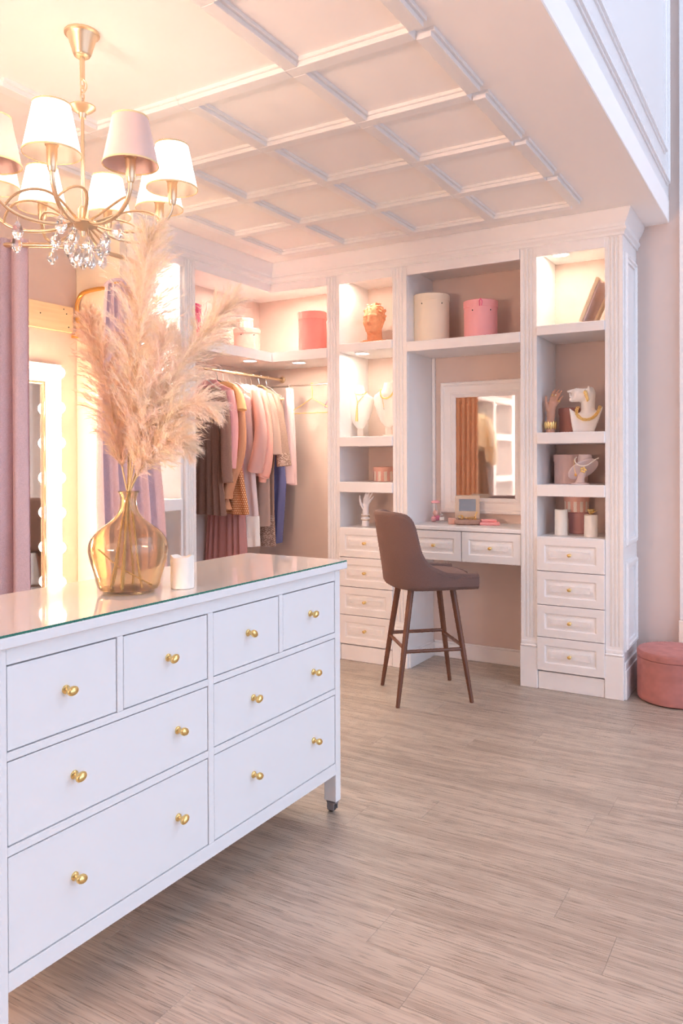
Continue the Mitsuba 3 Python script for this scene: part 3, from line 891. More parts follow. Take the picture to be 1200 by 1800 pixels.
for k in range(8):
    a = CAMAZ + math.radians(-17 + 45 * k)
    spots.append(pol(0.222, a, 2.155))
for x, y, z in spots:
    cr = part('crystal', ch, placed(DROP, T().translate([x, y, z])), None)
    part('wire', cr, tube([(x, y, z - 0.003), (x, y, z + 0.010), (x, y, z + 0.026)], 0.0009, 5), 'm_champagne')

# globe pendant added out of view as warm fill for cabinets and ceiling
c2_ = thing('pendant_lamp', 'brass pendant with five opal glass globes further along the ceiling, behind the viewer', 'lamp')
part('canopy', c2_, lathe([(0, 2.790), (0.02, 2.790), (0.055, 2.822), (0.055, 2.8295), (0, 2.8295)], 24, at=(CHX, CH2, 0)), 'm_champagne', 40)
part('rod', c2_, lathe([(0, 1.27), (0.008, 1.27), (0.008, 2.795), (0, 2.795)], 10, at=(CHX, CH2, 0)), 'm_champagne', 40)
for k in range(5):
    a = k * 2 * PI / 5 + 0.3
    gx, gy = CHX + 0.42 * math.cos(a), CH2 + 0.42 * math.sin(a)
    ar = part('arm', c2_, tube(smooth_path([(CHX, CH2, 1.29), (CHX + 0.22 * math.cos(a), CH2 + 0.22 * math.sin(a), 1.26), (gx, gy, 1.275), (gx, gy, 1.32)], 20), 0.006, 8), 'm_champagne', 50)
    part('plate', ar, lathe([(0, 1.305), (0.10, 1.300), (0.29, 1.322), (0.292, 1.326), (0.10, 1.306), (0, 1.310)], 28, at=(gx, gy, 0)), 'm_champagne', 40)  # added dish, shields the near floor from the globe
    part('globe', ar, ball((gx, gy, 1.480), 0.16, area(WARM * BULB2_L, 2.2)), None)

# ================================================================== FITTING BOOTH
rail_pts = smooth_path([(-3.362, 3.280, 2.49), (-3.24, 3.225, 2.49), (-3.165, 3.10, 2.49), (-3.148, 2.93, 2.49), (-3.168, 2.765, 2.49), (-3.262, 2.660, 2.49), (-3.40, 2.565, 2.49), (-3.60, 2.44, 2.49), (-3.799, 2.31, 2.49)], 90)
cr_ = solo('curtain_rail', 'curved brass curtain rail bulging out from the wall of the fitting booth', 'curtain rail', tube(rail_pts, 0.0125, 14), 'm_champagne', 40)
for q in (rail_pts[0], rail_pts[-1]):
    part('flange', cr_, sphere(q, (0.010, 0.024, 0.024), 2), 'm_champagne', 40)


def curtain(pts, z0, z1, folds, amp, seed, nx=220, nz=36, lower=1.15):
    r = np.random.default_rng(seed)
    P = smooth_path(pts, nx)
    d = np.gradient(P[:, :2], axis=0)
    d /= np.linalg.norm(d, axis=1, keepdims=True)
    nrm = np.stack([d[:, 1], -d[:, 0]], 1)
    s = np.linspace(0, 1, nx)
    ph = r.uniform(0, 6)
    G = []
    for z in np.linspace(0, 1, nz):
        w = amp * (0.55 + (lower - 0.55) * (1 - z) ** 0.7)
        wob = 0.10 * np.sin(3.1 * z + s * 9 + ph) + 0.06 * np.sin(7 * z + s * 23)
        o = w * np.sin(2 * PI * folds * (s + 0.010 * wob) + ph + 0.5 * wob)
        o2 = 0.35 * w * np.sin(4 * PI * folds * s + 1.3 + ph)
        x = P[:, 0] + nrm[:, 0] * (o + o2 * (1 - z)) + d[:, 0] * 0.35 * w * np.cos(2 * PI * folds * s + ph)
        y = P[:, 1] + nrm[:, 1] * (o + o2 * (1 - z)) + d[:, 1] * 0.35 * w * np.cos(2 * PI * folds * s + ph)
        G.append(np.stack([x, y, np.full(nx, z0 + (z1 - z0) * z)], 1))
    a = grid(np.array(G))
    G2 = np.array(G) + np.concatenate([nrm * 0.004, np.zeros((nx, 1))], 1)[None]
    return cat(a, grid(G2, flip=True))


solo('curtain', 'mauve velvet curtain hanging at the left edge of the fitting booth', 'curtain', curtain([(-3.375, 2.585), (-3.47, 2.525), (-3.60, 2.44), (-3.72, 2.365)] if False else [(-3.375, 2.585, 0), (-3.47, 2.525, 0), (-3.58, 2.44, 0), (-3.67, 2.31, 0)], 0.015, 2.525, 5, 0.035, 3), 'm_curtain', True)
def gathered(z0, z1):
    G = []
    nx = 160
    u = np.linspace(0, 1, nx)
    for k in np.linspace(0, 1, 40):
        z = z1 + (z0 - z1) * k
        w = 0.10 + 0.185 * (1 - (1 - min(k * 1.6, 1)) ** 2)
        yc = 3.065 + 0.055 * min(k * 1.6, 1)
        am = 0.020 + 0.030 * min(k * 2, 1)
        x = -3.265 + 0.05 * k + 0.09 * (u - 0.5) * 2 * w / 0.285 + am * np.sin(2 * PI * 4 * u + 0.8 + 0.4 * math.sin(3 * k))
        y = yc + (u - 0.5) * w + 0.35 * am * np.cos(2 * PI * 4 * u + 0.8)
        G.append(np.stack([x, y, np.full(nx, z)], 1))
    G = np.array(G)
    return cat(grid(G), grid(G + np.array([0.004, -0.002, 0]), flip=True))


c2 = solo('curtain', 'mauve velvet curtain gathered behind the amber vase beside the closet', 'curtain', gathered(0.015, 2.375), 'm_curtain', True)
part('tie', c2, tube(smooth_path([(-3.30, 3.02, 2.36), (-3.26, 3.03, 2.385), (-3.24, 3.08, 2.392), (-3.255, 3.12, 2.38), (-3.30, 3.17, 2.405), (-3.40, 3.225, 2.425)], 30), 0.010, 8), 'm_curtain', 50)
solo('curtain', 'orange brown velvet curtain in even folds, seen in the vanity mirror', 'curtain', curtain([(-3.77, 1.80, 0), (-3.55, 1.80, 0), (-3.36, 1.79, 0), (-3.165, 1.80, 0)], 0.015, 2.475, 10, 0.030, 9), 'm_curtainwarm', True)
solo('curtain_rail', 'straight brass curtain rail across the far side of the booth', 'curtain rail', tube([(-3.798, 1.80, 2.49), (-3.5, 1.80, 2.49), (-3.13, 1.80, 2.49)], 0.0125, 12), 'm_champagne', 40)

# lighted dressing mirror on the booth's back wall
MY0, MY1, MZ0, MZ1 = 2.42, 3.100, 0.30, 1.962
lm = thing('lighted_mirror', 'tall dressing mirror in a white frame studded with glowing bulbs', 'mirror')


def x_frame(y0, y1, z0, z1, x0, x1, w):
    pr = [(x0, 0), (x1 - 0.003, 0), (x1, 0.003), (x1, w - 0.006), (x1 - 0.006, w), (x0, w)]
    R = [[[x, (y1 - t) if sy else (y0 + t), (z1 - t) if sz else (z0 + t)] for x, t in pr] for sy, sz in ((0, 0), (1, 0), (1, 1), (0, 1))]
    return grid(np.array(R), wrap_u=True, wrap_v=True)


part('frame', lm, x_frame(MY0, MY1, MZ0, MZ1, XL + 0.0008, XL + 0.045, 0.108), 'm_white')
part('inner_rim', lm, x_frame(MY0 + 0.109, MY1 - 0.109, MZ0 + 0.109, MZ1 - 0.109, XL + 0.001, XL + 0.034, 0.014), 'm_champagne')
part('glass', lm, box(XL + 0.001, XL + 0.020, MY0 + 0.12, MY1 - 0.12, MZ0 + 0.12, MZ1 - 0.12, 0.001), 'm_mirror')
bz = [MZ1 - 0.054 - 0.2035 * k for k in range(8)]
bl = [(y, z) for z in bz for y in (MY0 + 0.054, MY1 - 0.054)] + [(y, MZ1 - 0.054) for y in (MY0 + 0.212, MY0 + 0.37, MY1 - 0.212)]
for y, z in bl:
    bs_ = part('bulb', lm, ball((XL + 0.084, y, z), 0.036, area(np.array([1, 0.74, 0.44]) * VAN_L, 0.4)), None, label='glowing globe bulb')
    part('socket', bs_, xf(lathe([(0, 0), (0.017, 0), (0.017, 0.008), (0.012, 0.012), (0, 0.012)], 14), ry=PI / 2, at=(XL + 0.0452, y, z)), 'm_white', 30)

wp = solo('wall_plank', 'raw pine plank nailed across the booth wall above the lighted mirror', 'plank', box(XL + 0.0006, XL + 0.024, 2.32, 3.205, 2.165, 2.318, 0.002), 'm_pine')
for y, z in ((3.135, 2.297), (3.155, 2.272), (3.17, 2.195), (2.97, 2.25)):
    part('nail', wp, xf(lathe([(0, 0), (0.0045, 0), (0.003, 0.002), (0, 0.002)], 10), ry=PI / 2, at=(XL + 0.0241, y, z)), 'm_black')
ppts = smooth_path([(XL + 0.036, 3.222, 2.150), (XL + 0.036, 3.222, 2.30), (XL + 0.044, 3.222, 2.355), (XL + 0.072, 3.222, 2.392), (XL + 0.125, 3.222, 2.408), (-3.60, 3.222, 2.412), (-3.43, 3.222, 2.412)], 60)
pi_ = solo('bent_pipe', 'bent copper coloured pipe running from the pine plank to the closet side', 'pipe', tube(ppts, 0.0125, 14), 'm_copperpipe', 40)
part('flange', pi_, xf(lathe([(0, 0), (0.024, 0), (0.024, 0.006), (0.015, 0.012), (0.0125, 0.03)], 18), ry=PI / 2, at=(-3.43, 3.222, 2.412)), 'm_copperpipe', 40)
part('foot_plate', pi_, box(XL + 0.0005, XL + 0.034, 3.208, 3.236, 2.138, 2.160, 0.002), 'm_copperpipe')
# short return wall closing the booth on the closet side
struct('wall_booth', box(XL + 0.002, -3.425, 3.245, 3.2985, 0, ZC - 0.002, 0.002), 'm_wallpale', label='pale cream return wall of the booth beside the closet', cat_='wall')

# ================================================================== THINGS ON THE SHELVES
SZ = {'top': 2.2031, 'mid': 1.5561, 'low': 1.2416, 'deck': 0.9261, 'closet': 2.1871, 'niche': 2.1791, 'vanity': 0.9601}


def look(m, x, y, z):
    """own space (x right, y away, z up as one stands in the room) to its place"""
    return xf(m, rz=math.atan2(-x, y), at=(x, y, z))


def hatbox(name, label, x, y, z, r, h, lid, mb, ml, group=None, eyelets=(), bow=None):
    t = thing(name, label, 'box', group)
    part('body', t, lathe([(0, 0.0002), (r - 0.002, 0.0002), (r, 0.002), (r, h - lid * 0.5), (0, h - lid * 0.5)], 48, at=(x, y, z)), mb, 40)
    R = r + 0.004
    part('lid', t, lathe([(r + 0.0005, h - lid), (R, h - lid), (R, h - 0.003), (R - 0.003, h), (0, h)], 48, at=(x, y, z)), ml, 40)
    a0 = math.atan2(-y, -x)
    for e, ez in eyelets:
        a = a0 + e
        part('eyelet', t, sphere((x + r * math.cos(a), y + r * math.sin(a), z + ez), (0.0045, 0.0045, 0.0045), 1), 'm_black', True)
    return t


def striped(t, x, y, z, r, h0, h1, n, m):
    """raised paper stripes round a box"""
    for k in range(n):
        a0 = 2 * PI * k / n
        A = np.linspace(a0, a0 + PI / n, 6)
        P = [[[x + rr * math.cos(a), y + rr * math.sin(a), z + zz] for a in A] for rr, zz in ((r, h0), (r + 0.0008, h0), (r + 0.0008, h1), (r, h1))]
        part('stripe', t, grid(np.array(P), flip=True), m, label='cream stripe')


hatbox('hat_box', 'tall round coral red hat box on the lit shelf of the corner closet', -3.138, 4.87, SZ['closet'], 0.104, 0.303, 0.055, 'm_boxcoral', 'm_boxcorallid')
hatbox('hat_box', 'round dusty pink hat box on the closet shelf, lowest of a stack of two', -3.580, 4.650, SZ['closet'], 0.098, 0.187, 0.036, 'm_boxpink', 'm_boxpink', eyelets=((0.55, 0.135), (-0.45, 0.135)))
b = hatbox('hat_box', 'small striped round box on top of the dusty pink hat box in the closet', -3.590, 4.640, SZ['closet'] + 0.1872, 0.062, 0.078, 0.020, 'm_peach', 'm_peach')
striped(b, -3.590, 4.640, SZ['closet'] + 0.1872, 0.0625, 0.003, 0.056, 12, 'm_cream')
hatbox('hat_box', 'hot pink round box half hidden behind the closet post on the lit shelf', -3.610, 4.055, SZ['closet'], 0.075, 0.275, 0.05, 'm_boxhot', 'm_boxhot')
hatbox('hat_box', 'large cream round hat box at the left of the niche shelf over the vanity', -2.178, 4.875, SZ['niche'], 0.121, 0.330, 0.045, 'm_boxcream', 'm_boxcream', eyelets=((0.62, 0.262), (-0.55, 0.262)))
part('box_base', solo('storage_box', 'plain cream cardboard box standing behind the cream round hat box', 'box', box(-2.262, -2.16, 5.005, 5.095, SZ['niche'] + 0.001, SZ['niche'] + 0.30, 0.004), 'm_boxcreamdark'), box(-2.262, -2.16, 5.0055, 5.0945, SZ['niche'] + 0.0001, SZ['niche'] + 0.001, 0.0003), 'm_boxcreamdark')
pk = hatbox('hat_box', 'pink round hat box with a ribbon on the niche shelf over the vanity', -1.819, 4.86, SZ['niche'], 0.108, 0.250, 0.046, 'm_boxrose', 'm_boxhot' if False else 'm_boxrose', eyelets=((0.62, 0.180), (-0.5, 0.180)))
a = math.atan2(-4.86, 1.819)
for da, w in ((-0.05, 0.006), (0.06, 0.006)):
    part('ribbon', pk, tube([(-1.819 + 0.1135 * math.cos(a + da), 4.86 + 0.1135 * math.sin(a + da), SZ['niche'] + 0.205), (-1.819 + 0.1140 * math.cos(a + da * 1.3), 4.86 + 0.1140 * math.sin(a + da * 1.3), SZ['niche'] + 0.235), (-1.819 + 0.111 * math.cos(a), 4.86 + 0.111 * math.sin(a), SZ['niche'] + 0.251)], 0.005, 8, flat=0.5), 'm_ribbon', 50, label='bright pink ribbon')
s1 = hatbox('hat_box', 'coral and white striped round box on the third shelf of the left tower', -2.578, 4.945, SZ['low'], 0.077, 0.103, 0.030, 'm_boxpink', 'm_peach')
striped(s1, -2.578, 4.945, SZ['low'], 0.0775, 0.003, 0.070, 11, 'm_cream')
hatbox('hat_box', 'reddish brown round box between the brown hand and the white head bust', -1.262, 4.955, SZ['mid'], 0.068, 0.160, 0.040, 'm_boxdusty', 'm_boxdusty')
hatbox('hat_box', 'pale pink round box behind the necklace stand on the right tower', -1.262, 4.965, SZ['low'], 0.102, 0.182, 0.042, 'm_boxpale', 'm_boxpale')
hatbox('hat_box', 'mauve round box under the striped box on the lowest shelf of the right tower', -1.215, 4.985, SZ['deck'], 0.064, 0.134, 0.042, 'm_boxmauve', 'm_boxmauve')
s2 = hatbox('hat_box', 'peach and cream striped round box on top of the mauve box in the right tower', -1.232, 4.985, SZ['deck'] + 0.1342, 0.074, 0.100, 0.030, 'm_peach', 'm_peach')
striped(s2, -1.232, 4.985, SZ['deck'] + 0.1342, 0.0745, 0.003, 0.068, 12, 'm_cream')


def pillar(label, x, y, z, r, h, m='m_candle'):
    R = []
    for rr, dz in ((r - 0.002, 0.0002), (r, 0.002), (r, 1), (r - 0.002, 1.02), (r - 0.006, 0.97), (0.0, 0.93)):
        R.append([[x + rr * math.cos(t), y + rr * math.sin(t), z + (dz if dz < 0.5 else h * dz + 0.003 * math.sin(2 * t + x * 9))] for t in np.arange(32) * 2 * PI / 32])
    return solo('candle', label, 'candle', loft(R), m, 50)


pillar('plain white pillar candle at the left of the lowest shelf of the right tower', -1.284, 4.815, SZ['deck'], 0.0385, 0.154)
pillar('cream pillar candle topped with a gold flower on the lowest shelf of the right tower', -1.101, 4.800, SZ['deck'], 0.0395, 0.128, 'm_ivory')
fl = thing('gold_flower', 'small gold metal flower lying on top of the cream candle', 'ornament')
for k in range(6):
    a = k * PI / 3
    m = sphere((0, 0, 0), (0.021, 0.012, 0.004), 2)
    part('petal', fl, xf(xf(m, ry=-0.95, at=(0.012, 0, 0.014)), rz=a, at=(-1.101, 4.800, SZ['deck'] + 0.1365)), 'm_gold', 50)
part('centre', fl, sphere((-1.101, 4.800, SZ['deck'] + 0.146), 0.011, 2), 'm_gold', True)
part('leaf', fl, xf(sphere((0, 0, 0), (0.022, 0.008, 0.003), 2), ry=-0.5, at=(-1.080, 4.795, SZ['deck'] + 0.150)), 'm_gold', 50)

# wooden picture frame leaning in the right tower
fr = thing('picture_frame', 'wooden picture frame seen edge on, leaning on the lit top shelf of the right tower', 'frame')


def leanbar(x0, x1, y0, y1, z0, z1):
    return xf(box(x0, x1, y0, y1, z0, z1, 0.002), ry=0.385, at=(-1.137, 4.85, SZ['top'] + 0.012))


part('front', fr, leanbar(-0.016, 0.004, -0.13, 0.13, 0.0, 0.272), 'm_rawpine')
part('backing', fr, leanbar(0.0045, 0.014, -0.12, 0.12, 0.004, 0.262), 'm_boxpale')
part('strut', fr, xf(box(-0.008, 0.006, -0.03, 0.03, 0.0, 0.215, 0.002), ry=0.44, at=(-1.088, 4.85, SZ['top'] + 0.0035)), 'm_rawpine')

# ------------------------------------------------------------------ terracotta head
def head_sdf(P):
    x, y, z = P[..., 0], P[..., 1], P[..., 2]
    ax = np.stack([np.abs(x), y, z], -1)
    d = sd_ell(P, (0, 0.012, 0.028), (0.066, 0.082, 0.075))
    d = smin(d, sd_ell(P, (0, -0.022, -0.030), (0.053, 0.052, 0.066)), 0.03)
    d = smin(d, sd_cap(ax, (0.0, -0.052, -0.080), (0.014, -0.048, -0.080), 0.018, 0.016), 0.022)
    d = smin(d, sd_cap(ax, (0.02, -0.045, -0.075), (0.052, 0.005, -0.045), 0.014, 0.014), 0.02)
    d = smin(d, sd_cap(ax, (0.006, -0.071, 0.016), (0.042, -0.056, 0.014), 0.009, 0.009), 0.012)
    d = smax(d, -sd_ell(ax, (0.027, -0.082, -0.001), (0.017, 0.016, 0.011)), 0.008)
    d = smin(d, sd_ell(ax, (0.026, -0.063, -0.003), (0.0135, 0.010, 0.008)), 0.002)
    d = smin(d, sd_cap(ax, (0.013, -0.0735, 0.0035), (0.038, -0.062, 0.001), 0.0035, 0.003), 0.003)
    d = smin(d, sd_cap(P, (0, -0.070, 0.012), (0, -0.092, -0.030), 0.0075, 0.0115), 0.010)
    d = smin(d, sd_ell(ax, (0.011, -0.079, -0.034), (0.008, 0.010, 0.008)), 0.006)
    d = smin(d, sd_ell(ax, (0.034, -0.048, -0.026), (0.022, 0.020, 0.020)), 0.02)
    d = smin(d, sd_cap(ax, (0.0, -0.0745, -0.0535), (0.016, -0.068, -0.0560), 0.0062, 0.004), 0.004)
    d = smin(d, sd_cap(ax, (0.0, -0.0725, -0.0645), (0.013, -0.068, -0.0620), 0.0068, 0.004), 0.004)
    d = smax(d, -sd_cap(ax, (0.0, -0.082, -0.0590), (0.019, -0.071, -0.0590), 0.0022, 0.0018), 0.003)
    d = smin(d, sd_ell(ax, (0.066, 0.012, -0.006), (0.010, 0.019, 0.030)), 0.006)
    d = smin(d, sd_cap(P, (0, 0.018, -0.05), (0, 0.020, -0.145), 0.048, 0.053), 0.03)
    return d


def curls(P, f=46.0):
    n = meshkit.noise(P * f, 3) - 0.5
    n2 = meshkit.noise(P * f * 2.1 + 5, 4) - 0.5
    return np.abs(n) * 1.4 - 0.25 + 0.3 * n2


def hair_sdf(P):
    x, y, z = P[..., 0], P[..., 1], P[..., 2]
    d = sd_ell(P, (0, 0.022, 0.034), (0.074, 0.083, 0.078)) - 0.034 * curls(P)
    hairline = -(y + 0.060) + 0.35 * np.abs(x) - 1.05 * np.maximum(z - 0.045, 0)
    d = smax(d, hairline - 0.0, 0.008)
    d = smax(d, -0.032 - z + 0.4 * np.maximum(-y, 0) - 0.6 * np.maximum(y - 0.02, 0), 0.008)
    return d


BX, BY = -2.628, 4.880
bu = thing('bust', 'terracotta classical head with curly hair on a plinth in the brightest top bay', 'sculpture')
HM = lambda m: xf(m, rz=0.10, at=(BX, BY, SZ['top'] + 0.190), scale=(1.03, 1.03, 1.05))
part('head', bu, HM(nets(head_sdf, (-0.10, -0.12, -0.148), (0.10, 0.11, 0.115), 0.0040)), 'm_terracotta', True)
part('hair', bu, HM(nets(hair_sdf, (-0.10, -0.09, -0.08), (0.10, 0.125, 0.135), 0.0042)), 'm_terracotta', True)
part('plinth', bu, xf(cat(box(-0.075, 0.125, -0.07, 0.09, 0.0003, 0.030, 0.002), box(-0.06, 0.07, -0.055, 0.075, 0.0302, 0.040, 0.003)), rz=0.05, at=(BX, BY, SZ['top'])), 'm_terracotta')

# ------------------------------------------------------------------ necklace busts in the left tower
def bustform(x, y, z, sc=1.0, lean=0.10):
    rows = [(0.055, 0.016, 0.010), (0.065, 0.026, 0.014), (0.09, 0.046, 0.020), (0.15, 0.073, 0.026), (0.21, 0.091, 0.030), (0.245, 0.097, 0.032), (0.268, 0.088, 0.034), (0.285, 0.062, 0.032), (0.298, 0.041, 0.029), (0.315, 0.031, 0.027), (0.338, 0.029, 0.026), (0.345, 0.026, 0.023), (0.346, 0.010, 0.008)]
    R = []
    for zz, hw, hd in rows:
        R.append([[hw * math.copysign(abs(math.cos(t)) ** 0.85, math.cos(t)), -0.030 + lean * (zz - 0.05) + hd * math.sin(t) + 0.9 * hw * hw * 4 * abs(math.cos(t)) ** 2, zz] for t in np.arange(36) * 2 * PI / 36])
    return look(xf(loft(R), scale=sc), x, y, z), look(xf(cat(box(-0.035, 0.035, -0.03, 0.05, 0.0003, 0.008, 0.002), xf(box(-0.02, 0.02, -0.004, 0.004, 0, 0.22, 0.002), rx=0.12, at=(0, 0.035, 0.006))), scale=sc), x, y, z)


def front_y(xx, zz, lean=0.10):
    rows = [(0.055, 0.016, 0.010), (0.09, 0.046, 0.020), (0.15, 0.073, 0.026), (0.21, 0.091, 0.030), (0.245, 0.097, 0.032), (0.268, 0.088, 0.034), (0.285, 0.062, 0.032), (0.298, 0.041, 0.029), (0.315, 0.031, 0.027), (0.345, 0.026, 0.023)]
    r = np.array(rows)
    hw, hd = np.interp(zz, r[:, 0], r[:, 1]), np.interp(zz, r[:, 0], r[:, 2])
    c = np.clip(abs(xx) / hw, 0, 0.98)
    return -0.030 + lean * (zz - 0.05) - hd * math.sqrt(1 - c * c) + 3.6 * hw * hw * c * c - 0.003


for (x, y, lab, kind) in ((-2.742, 4.885, 'white necklace bust with a gold tassel necklace in the left tower', 0), (-2.505, 4.865, 'white necklace bust with a chunky gold chain beside the post of the left tower', 1)):
    nb_ = thing('necklace_bust', lab, 'jewelry stand')
    fo, sd = bustform(x, y, SZ['mid'] + (0.0 if kind == 0 else 0.006), 1.08)
    part('form', nb_, fo, 'm_bustwhite', 50)
    part('stand', nb_, sd, 'm_bustwhite')
    Q = lambda pts, n=40: look(TM(np.array([[a * 1.08, front_y(a, b_) * 1.08, b_ * 1.08] for a, b_ in smooth_path([(p[0], 0, p[1]) for p in pts], n)[:, [0, 2]]]), [[0, 0, 0]]), x, y, SZ['mid'] + (0.0 if kind == 0 else 0.006)).vertices
    if kind == 0:
        nk = thing('necklace', 'gold cord necklace with a long tassel on the left necklace bust', 'necklace')
        part('cord', nk, tube(Q([(-0.032, 0.305), (-0.035, 0.292), (-0.012, 0.284), (0.015, 0.285), (0.040, 0.300), (0.045, 0.306)]), 0.0024, 8), 'm_gold', 50)
        part('cord', nk, tube(Q([(-0.034, 0.292), (-0.026, 0.265), (-0.018, 0.232)]), 0.0020, 8), 'm_gold', 50)
        part('cord', nk, tube(Q([(0.040, 0.298), (0.012, 0.262), (-0.018, 0.232)]), 0.0020, 8), 'm_gold', 50)
        t0 = Q([(-0.019, 0.232), (-0.021, 0.20), (-0.022, 0.175), (-0.024, 0.105)], 12)
        part('tassel', nk, tube(t0, np.interp(np.linspace(0, 1, 12), [0, 0.2, 0.42, 0.45, 1.0], [0.003, 0.004, 0.008, 0.007, 0.0105]), 10), 'm_gold', 50)
    else:
        nk = thing('necklace', 'chunky gold chain necklace on the bust beside the post of the left tower', 'necklace')
        pts = Q([(-0.046, 0.300), (-0.050, 0.272), (-0.036, 0.246), (-0.010, 0.242), (0.020, 0.262), (0.045, 0.300)], 60)
        for k in range(0, 60, 3):
            part('link', nk, sphere(pts[k], (0.0065, 0.0065, 0.0065), 1), 'm_gold', True)
        part('pendant_chain', nk, tube(Q([(-0.040, 0.245), (-0.034, 0.215), (-0.028, 0.175)]), 0.0016, 6), 'm_gold', 50)
        part('pendant', nk, sphere(Q([(-0.028, 0.178), (-0.028, 0.168)], 4)[1], (0.006, 0.005, 0.008), 2), 'm_chrome', True)


# ------------------------------------------------------------------ display hands
def hand_sdf(fingers, palm, arm):
    def f(P):
        d = sd_cap(P, *arm[0])
        for a in arm[1:]:
            d = smin(d, sd_cap(P, *a), 0.012)
        for a in palm:
            d = smin(d, sd_cap(P, *a), 0.012)
        for j in fingers:
            for (p, q, ra, rb) in zip(j[0][:-1], j[0][1:], j[1][:-1], j[1][1:]):
                d = smin(d, sd_cap(P, p, q, ra, rb), 0.0045)
        return d
    return f


wf = [([(-0.014, -0.004, 0.128), (-0.030, -0.010, 0.155), (-0.037, -0.012, 0.185), (-0.039, -0.010, 0.215)], [0.011, 0.0085, 0.0072, 0.005]),
      ([(-0.008, 0, 0.165), (-0.006, -0.004, 0.195), (0.002, -0.008, 0.220), (0.009, -0.010, 0.238)], [0.0085, 0.0075, 0.0066, 0.0045]),
      ([(0.002, 0, 0.166), (0.008, -0.003, 0.195), (0.019, -0.007, 0.222), (0.029, -0.009, 0.242)], [0.0085, 0.0075, 0.0066, 0.0045]),
      ([(0.011, 0, 0.162), (0.022, -0.002, 0.190), (0.036, -0.006, 0.215), (0.049, -0.008, 0.234)], [0.0082, 0.0072, 0.0062, 0.0043]),
      ([(0.018, 0, 0.154), (0.032, -0.002, 0.177), (0.047, -0.005, 0.197), (0.060, -0.007, 0.212)], [0.0078, 0.0066, 0.0056, 0.004])]
wpalm = [((0, 0, 0.10), (-0.008, 0, 0.160), 0.017, 0.0115), ((0.002, 0, 0.10), (0.004, 0, 0.163), 0.017, 0.0115), ((0.004, 0, 0.105), (0.016, 0, 0.155), 0.015, 0.011)]
warm_ = [((0, 0, -0.02), (0, 0, 0.06), 0.0275, 0.024), ((0, 0, 0.06), (0.002, 0, 0.10), 0.024, 0.018)]
m = nets(lambda P: smax(hand_sdf(wf, wpalm, warm_)(P), -(P[..., 2] - 0.0005), 0.001), (-0.052, -0.04, -0.008), (0.074, 0.04, 0.256), 0.0030)
WX, WY = -2.655, 4.800
solo('display_hand', 'white display hand with splayed fingers on the lowest shelf of the left tower', 'jewelry stand', look(m, WX, WY, SZ['deck']), 'm_glove', True)
for z, r, n_, lab in ((0.083, 0.0275, 26, 'upper pearl bracelet on the white display hand'), (0.055, 0.0300, 28, 'lower pearl bracelet on the white display hand')):
    bt = thing('bracelet', lab, 'bracelet')
    ringp = [(r * math.cos(t), r * math.sin(t), z + 0.004 * math.sin(t)) for t in np.linspace(0, 2 * PI, n_, endpoint=False)]
    for p_ in ringp:
        part('bead', bt, look(sphere(p_, 0.0046, 1), WX, WY, SZ['deck']), 'm_ivory' if z > 0.07 else 'm_candle', True)
    part('band', bt, look(tube([(r * 0.99 * math.cos(t), r * 0.99 * math.sin(t), z - 0.010) for t in np.linspace(0, 2 * PI, 40, endpoint=False)], 0.0028, 6, closed=True), WX, WY, SZ['deck']), 'm_champagne', 50)

hf = [([(-0.010, -0.004, 0.128), (-0.020, -0.008, 0.160), (-0.025, -0.006, 0.195), (-0.026, 0.0, 0.228)], [0.0125, 0.0105, 0.0085, 0.0065]),
      ([(0.000, 0, 0.190), (0.008, -0.006, 0.222), (0.018, -0.020, 0.248), (0.028, -0.032, 0.262)], [0.0098, 0.0085, 0.0074, 0.006]),
      ([(0.012, 0, 0.188), (0.024, -0.006, 0.220), (0.038, -0.020, 0.246), (0.050, -0.032, 0.262)], [0.0098, 0.0085, 0.0074, 0.006]),
      ([(0.022, 0, 0.180), (0.038, -0.006, 0.210), (0.053, -0.020, 0.236), (0.066, -0.030, 0.255)], [0.0094, 0.0082, 0.0072, 0.0058]),
      ([(0.028, 0, 0.166), (0.046, -0.006, 0.188), (0.060, -0.016, 0.208), (0.072, -0.024, 0.226)], [0.0088, 0.0075, 0.0065, 0.0052])]
hpalm = [((0, 0, 0.11), (0.000, 0, 0.186), 0.020, 0.013), ((0.004, 0, 0.11), (0.014, 0, 0.186), 0.020, 0.013), ((0.006, 0, 0.115), (0.026, 0, 0.172), 0.018, 0.012)]
harm = [((0, 0, -0.02), (0, 0, 0.06), 0.0290, 0.0245), ((0, 0, 0.06), (0.003, 0, 0.11), 0.0245, 0.021)]
m = nets(lambda P: smax(hand_sdf(hf, hpalm, harm)(P), -(P[..., 2] - 0.0005), 0.001), (-0.045, -0.06, -0.008), (0.09, 0.045, 0.280), 0.0032)
HX, HY = -1.345, 4.800
solo('display_hand', 'pinkish brown display hand wearing rings on the second shelf of the right tower', 'jewelry stand', look(m, HX, HY, SZ['mid']), 'm_skin', True)
for c_, lab in (((0.031, -0.012, 0.233), 'ring with a white stone on the middle finger of the brown display hand'), ((0.013, -0.012, 0.234), 'thin gold ring on the first finger of the brown display hand'), ((0.052, -0.010, 0.197), 'gold ring on the little finger of the brown display hand')):
    rg = thing('ring', lab, 'ring')
    part('band', rg, look(xf(tube([(0.0092 * math.cos(t), 0.0092 * math.sin(t), 0) for t in np.linspace(0, 2 * PI, 24, endpoint=False)], 0.0016, 6, closed=True), ry=0.55, rx=0.5, at=c_), HX, HY, SZ['mid']), 'm_gold', 50)
    part('stone', rg, look(sphere((c_[0] + 0.001, c_[1] - 0.0105, c_[2] + 0.001), 0.0045, 1), HX, HY, SZ['mid']), 'm_candle' if 'white' in lab else 'm_gold')
bg = thing('bracelet', 'wide gold leaf bracelet round the wrist of the brown display hand', 'bracelet')
